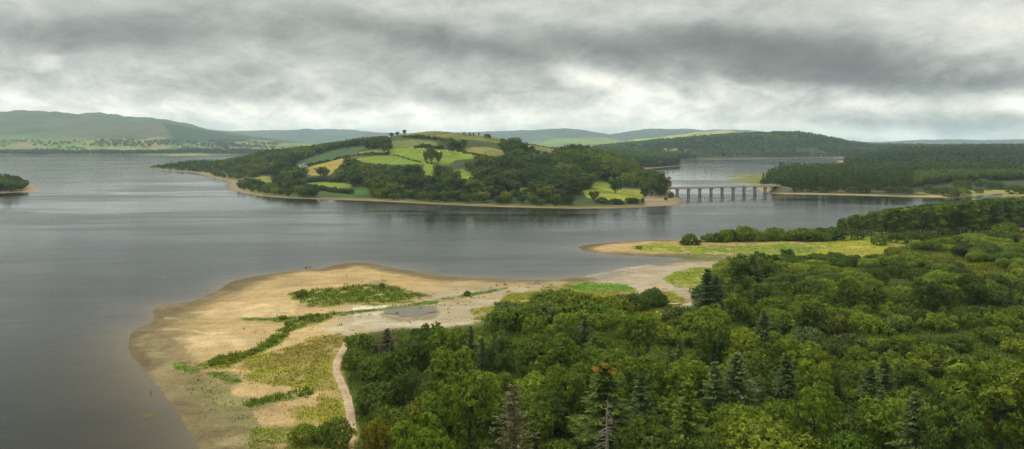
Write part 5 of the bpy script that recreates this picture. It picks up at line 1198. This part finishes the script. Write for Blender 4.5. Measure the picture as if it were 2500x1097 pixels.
for px, py, sx, sy, rot, am in BLOBS:
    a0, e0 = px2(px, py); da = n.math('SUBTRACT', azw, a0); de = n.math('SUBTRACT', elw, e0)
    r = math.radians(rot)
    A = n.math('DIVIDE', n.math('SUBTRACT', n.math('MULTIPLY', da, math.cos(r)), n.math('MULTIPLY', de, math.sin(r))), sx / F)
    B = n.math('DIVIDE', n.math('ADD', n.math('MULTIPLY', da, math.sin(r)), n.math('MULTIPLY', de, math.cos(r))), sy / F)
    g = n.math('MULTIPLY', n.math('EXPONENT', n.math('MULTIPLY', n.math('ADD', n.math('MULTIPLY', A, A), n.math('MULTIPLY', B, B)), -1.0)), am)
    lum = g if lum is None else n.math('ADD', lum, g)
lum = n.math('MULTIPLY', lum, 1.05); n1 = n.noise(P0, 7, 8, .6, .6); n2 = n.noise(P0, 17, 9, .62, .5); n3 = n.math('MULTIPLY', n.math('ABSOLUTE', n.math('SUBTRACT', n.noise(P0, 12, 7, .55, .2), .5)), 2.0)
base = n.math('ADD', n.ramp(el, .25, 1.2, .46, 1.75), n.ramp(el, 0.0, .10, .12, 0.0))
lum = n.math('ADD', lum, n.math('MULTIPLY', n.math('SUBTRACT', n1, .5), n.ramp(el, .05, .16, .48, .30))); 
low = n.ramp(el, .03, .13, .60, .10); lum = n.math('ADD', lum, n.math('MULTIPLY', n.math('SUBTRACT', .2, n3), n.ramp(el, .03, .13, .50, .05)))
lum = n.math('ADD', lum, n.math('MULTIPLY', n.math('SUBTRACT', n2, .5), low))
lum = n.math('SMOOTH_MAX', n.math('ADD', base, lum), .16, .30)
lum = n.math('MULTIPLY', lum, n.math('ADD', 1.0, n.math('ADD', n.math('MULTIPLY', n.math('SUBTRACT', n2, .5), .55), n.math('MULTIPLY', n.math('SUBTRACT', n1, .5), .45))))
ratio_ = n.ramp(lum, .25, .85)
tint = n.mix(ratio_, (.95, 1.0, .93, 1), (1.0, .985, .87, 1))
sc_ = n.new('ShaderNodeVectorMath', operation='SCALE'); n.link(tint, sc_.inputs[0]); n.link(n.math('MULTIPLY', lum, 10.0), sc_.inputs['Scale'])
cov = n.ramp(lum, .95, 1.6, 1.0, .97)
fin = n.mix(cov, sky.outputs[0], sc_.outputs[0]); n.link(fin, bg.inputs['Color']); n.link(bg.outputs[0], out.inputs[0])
try: w.cycles.sampling_method = 'MANUAL'; w.cycles.sample_map_resolution = 1024
except Exception: pass

sd = bpy.data.lights.new('sun', 'SUN'); sd.energy = 1.5; sd.angle = math.radians(11); sd.color = (1, .95, .86)
so = bpy.data.objects.new('sun', sd); C.objects.link(so)
from mathutils import Vector
e, a = math.radians(SUN_EL), math.radians(SUN_AZ); dirv = Vector((math.sin(a) * math.cos(e), math.cos(a) * math.cos(e), math.sin(e)))
so.rotation_euler = dirv.to_track_quat('Z', 'Y').to_euler(); so.location = (0, 0, 120)

m_h, nt = mat('haze_air'); n = N(nt); vo = n.new('ShaderNodeVolumePrincipled'); o_ = n.new('ShaderNodeOutputMaterial')
vo.inputs['Color'].default_value = (.66, .85, 1.0, 1); vo.inputs['Density'].default_value = 6.0e-5; vo.inputs['Anisotropy'].default_value = .2
n.link(vo.outputs[0], o_.inputs['Volume'])
hv, hq = box(0, 7000, 173, 34000, 17000, 354)
hz_ = obj('haze', make_mesh('haze', hv, hq, None, [m_h]), kind='stuff', label='thin blue haze in the air')

cam = bpy.data.cameras.new('camera'); co = bpy.data.objects.new('camera', cam); C.objects.link(co)
co.location = (0, 0, H); co.rotation_euler = (math.radians(90), 0, 0)
cam.sensor_width = 36; cam.lens = 36 * F / 2500; cam.shift_y = -(548.5 - HZ) / 2500; cam.clip_end = 60000; cam.clip_start = 1
sc = bpy.context.scene; sc.camera = co
sc.view_settings.view_transform = 'Standard'; sc.view_settings.look = 'None'; sc.view_settings.exposure = .32; sc.view_settings.gamma = 1
sc.cycles.max_bounces = 6; sc.cycles.diffuse_bounces = 3; sc.cycles.transmission_bounces = 2; sc.cycles.volume_bounces = 1; sc.cycles.glossy_bounces = 2
sc.cycles.use_denoising = True
try: sc.cycles.denoiser = 'OPENIMAGEDENOISE'; sc.cycles.denoising_prefilter = 'NONE'; sc.cycles.denoising_input_passes = 'RGB_ALBEDO_NORMAL'
except Exception: pass
print('objects', len(bpy.data.objects))
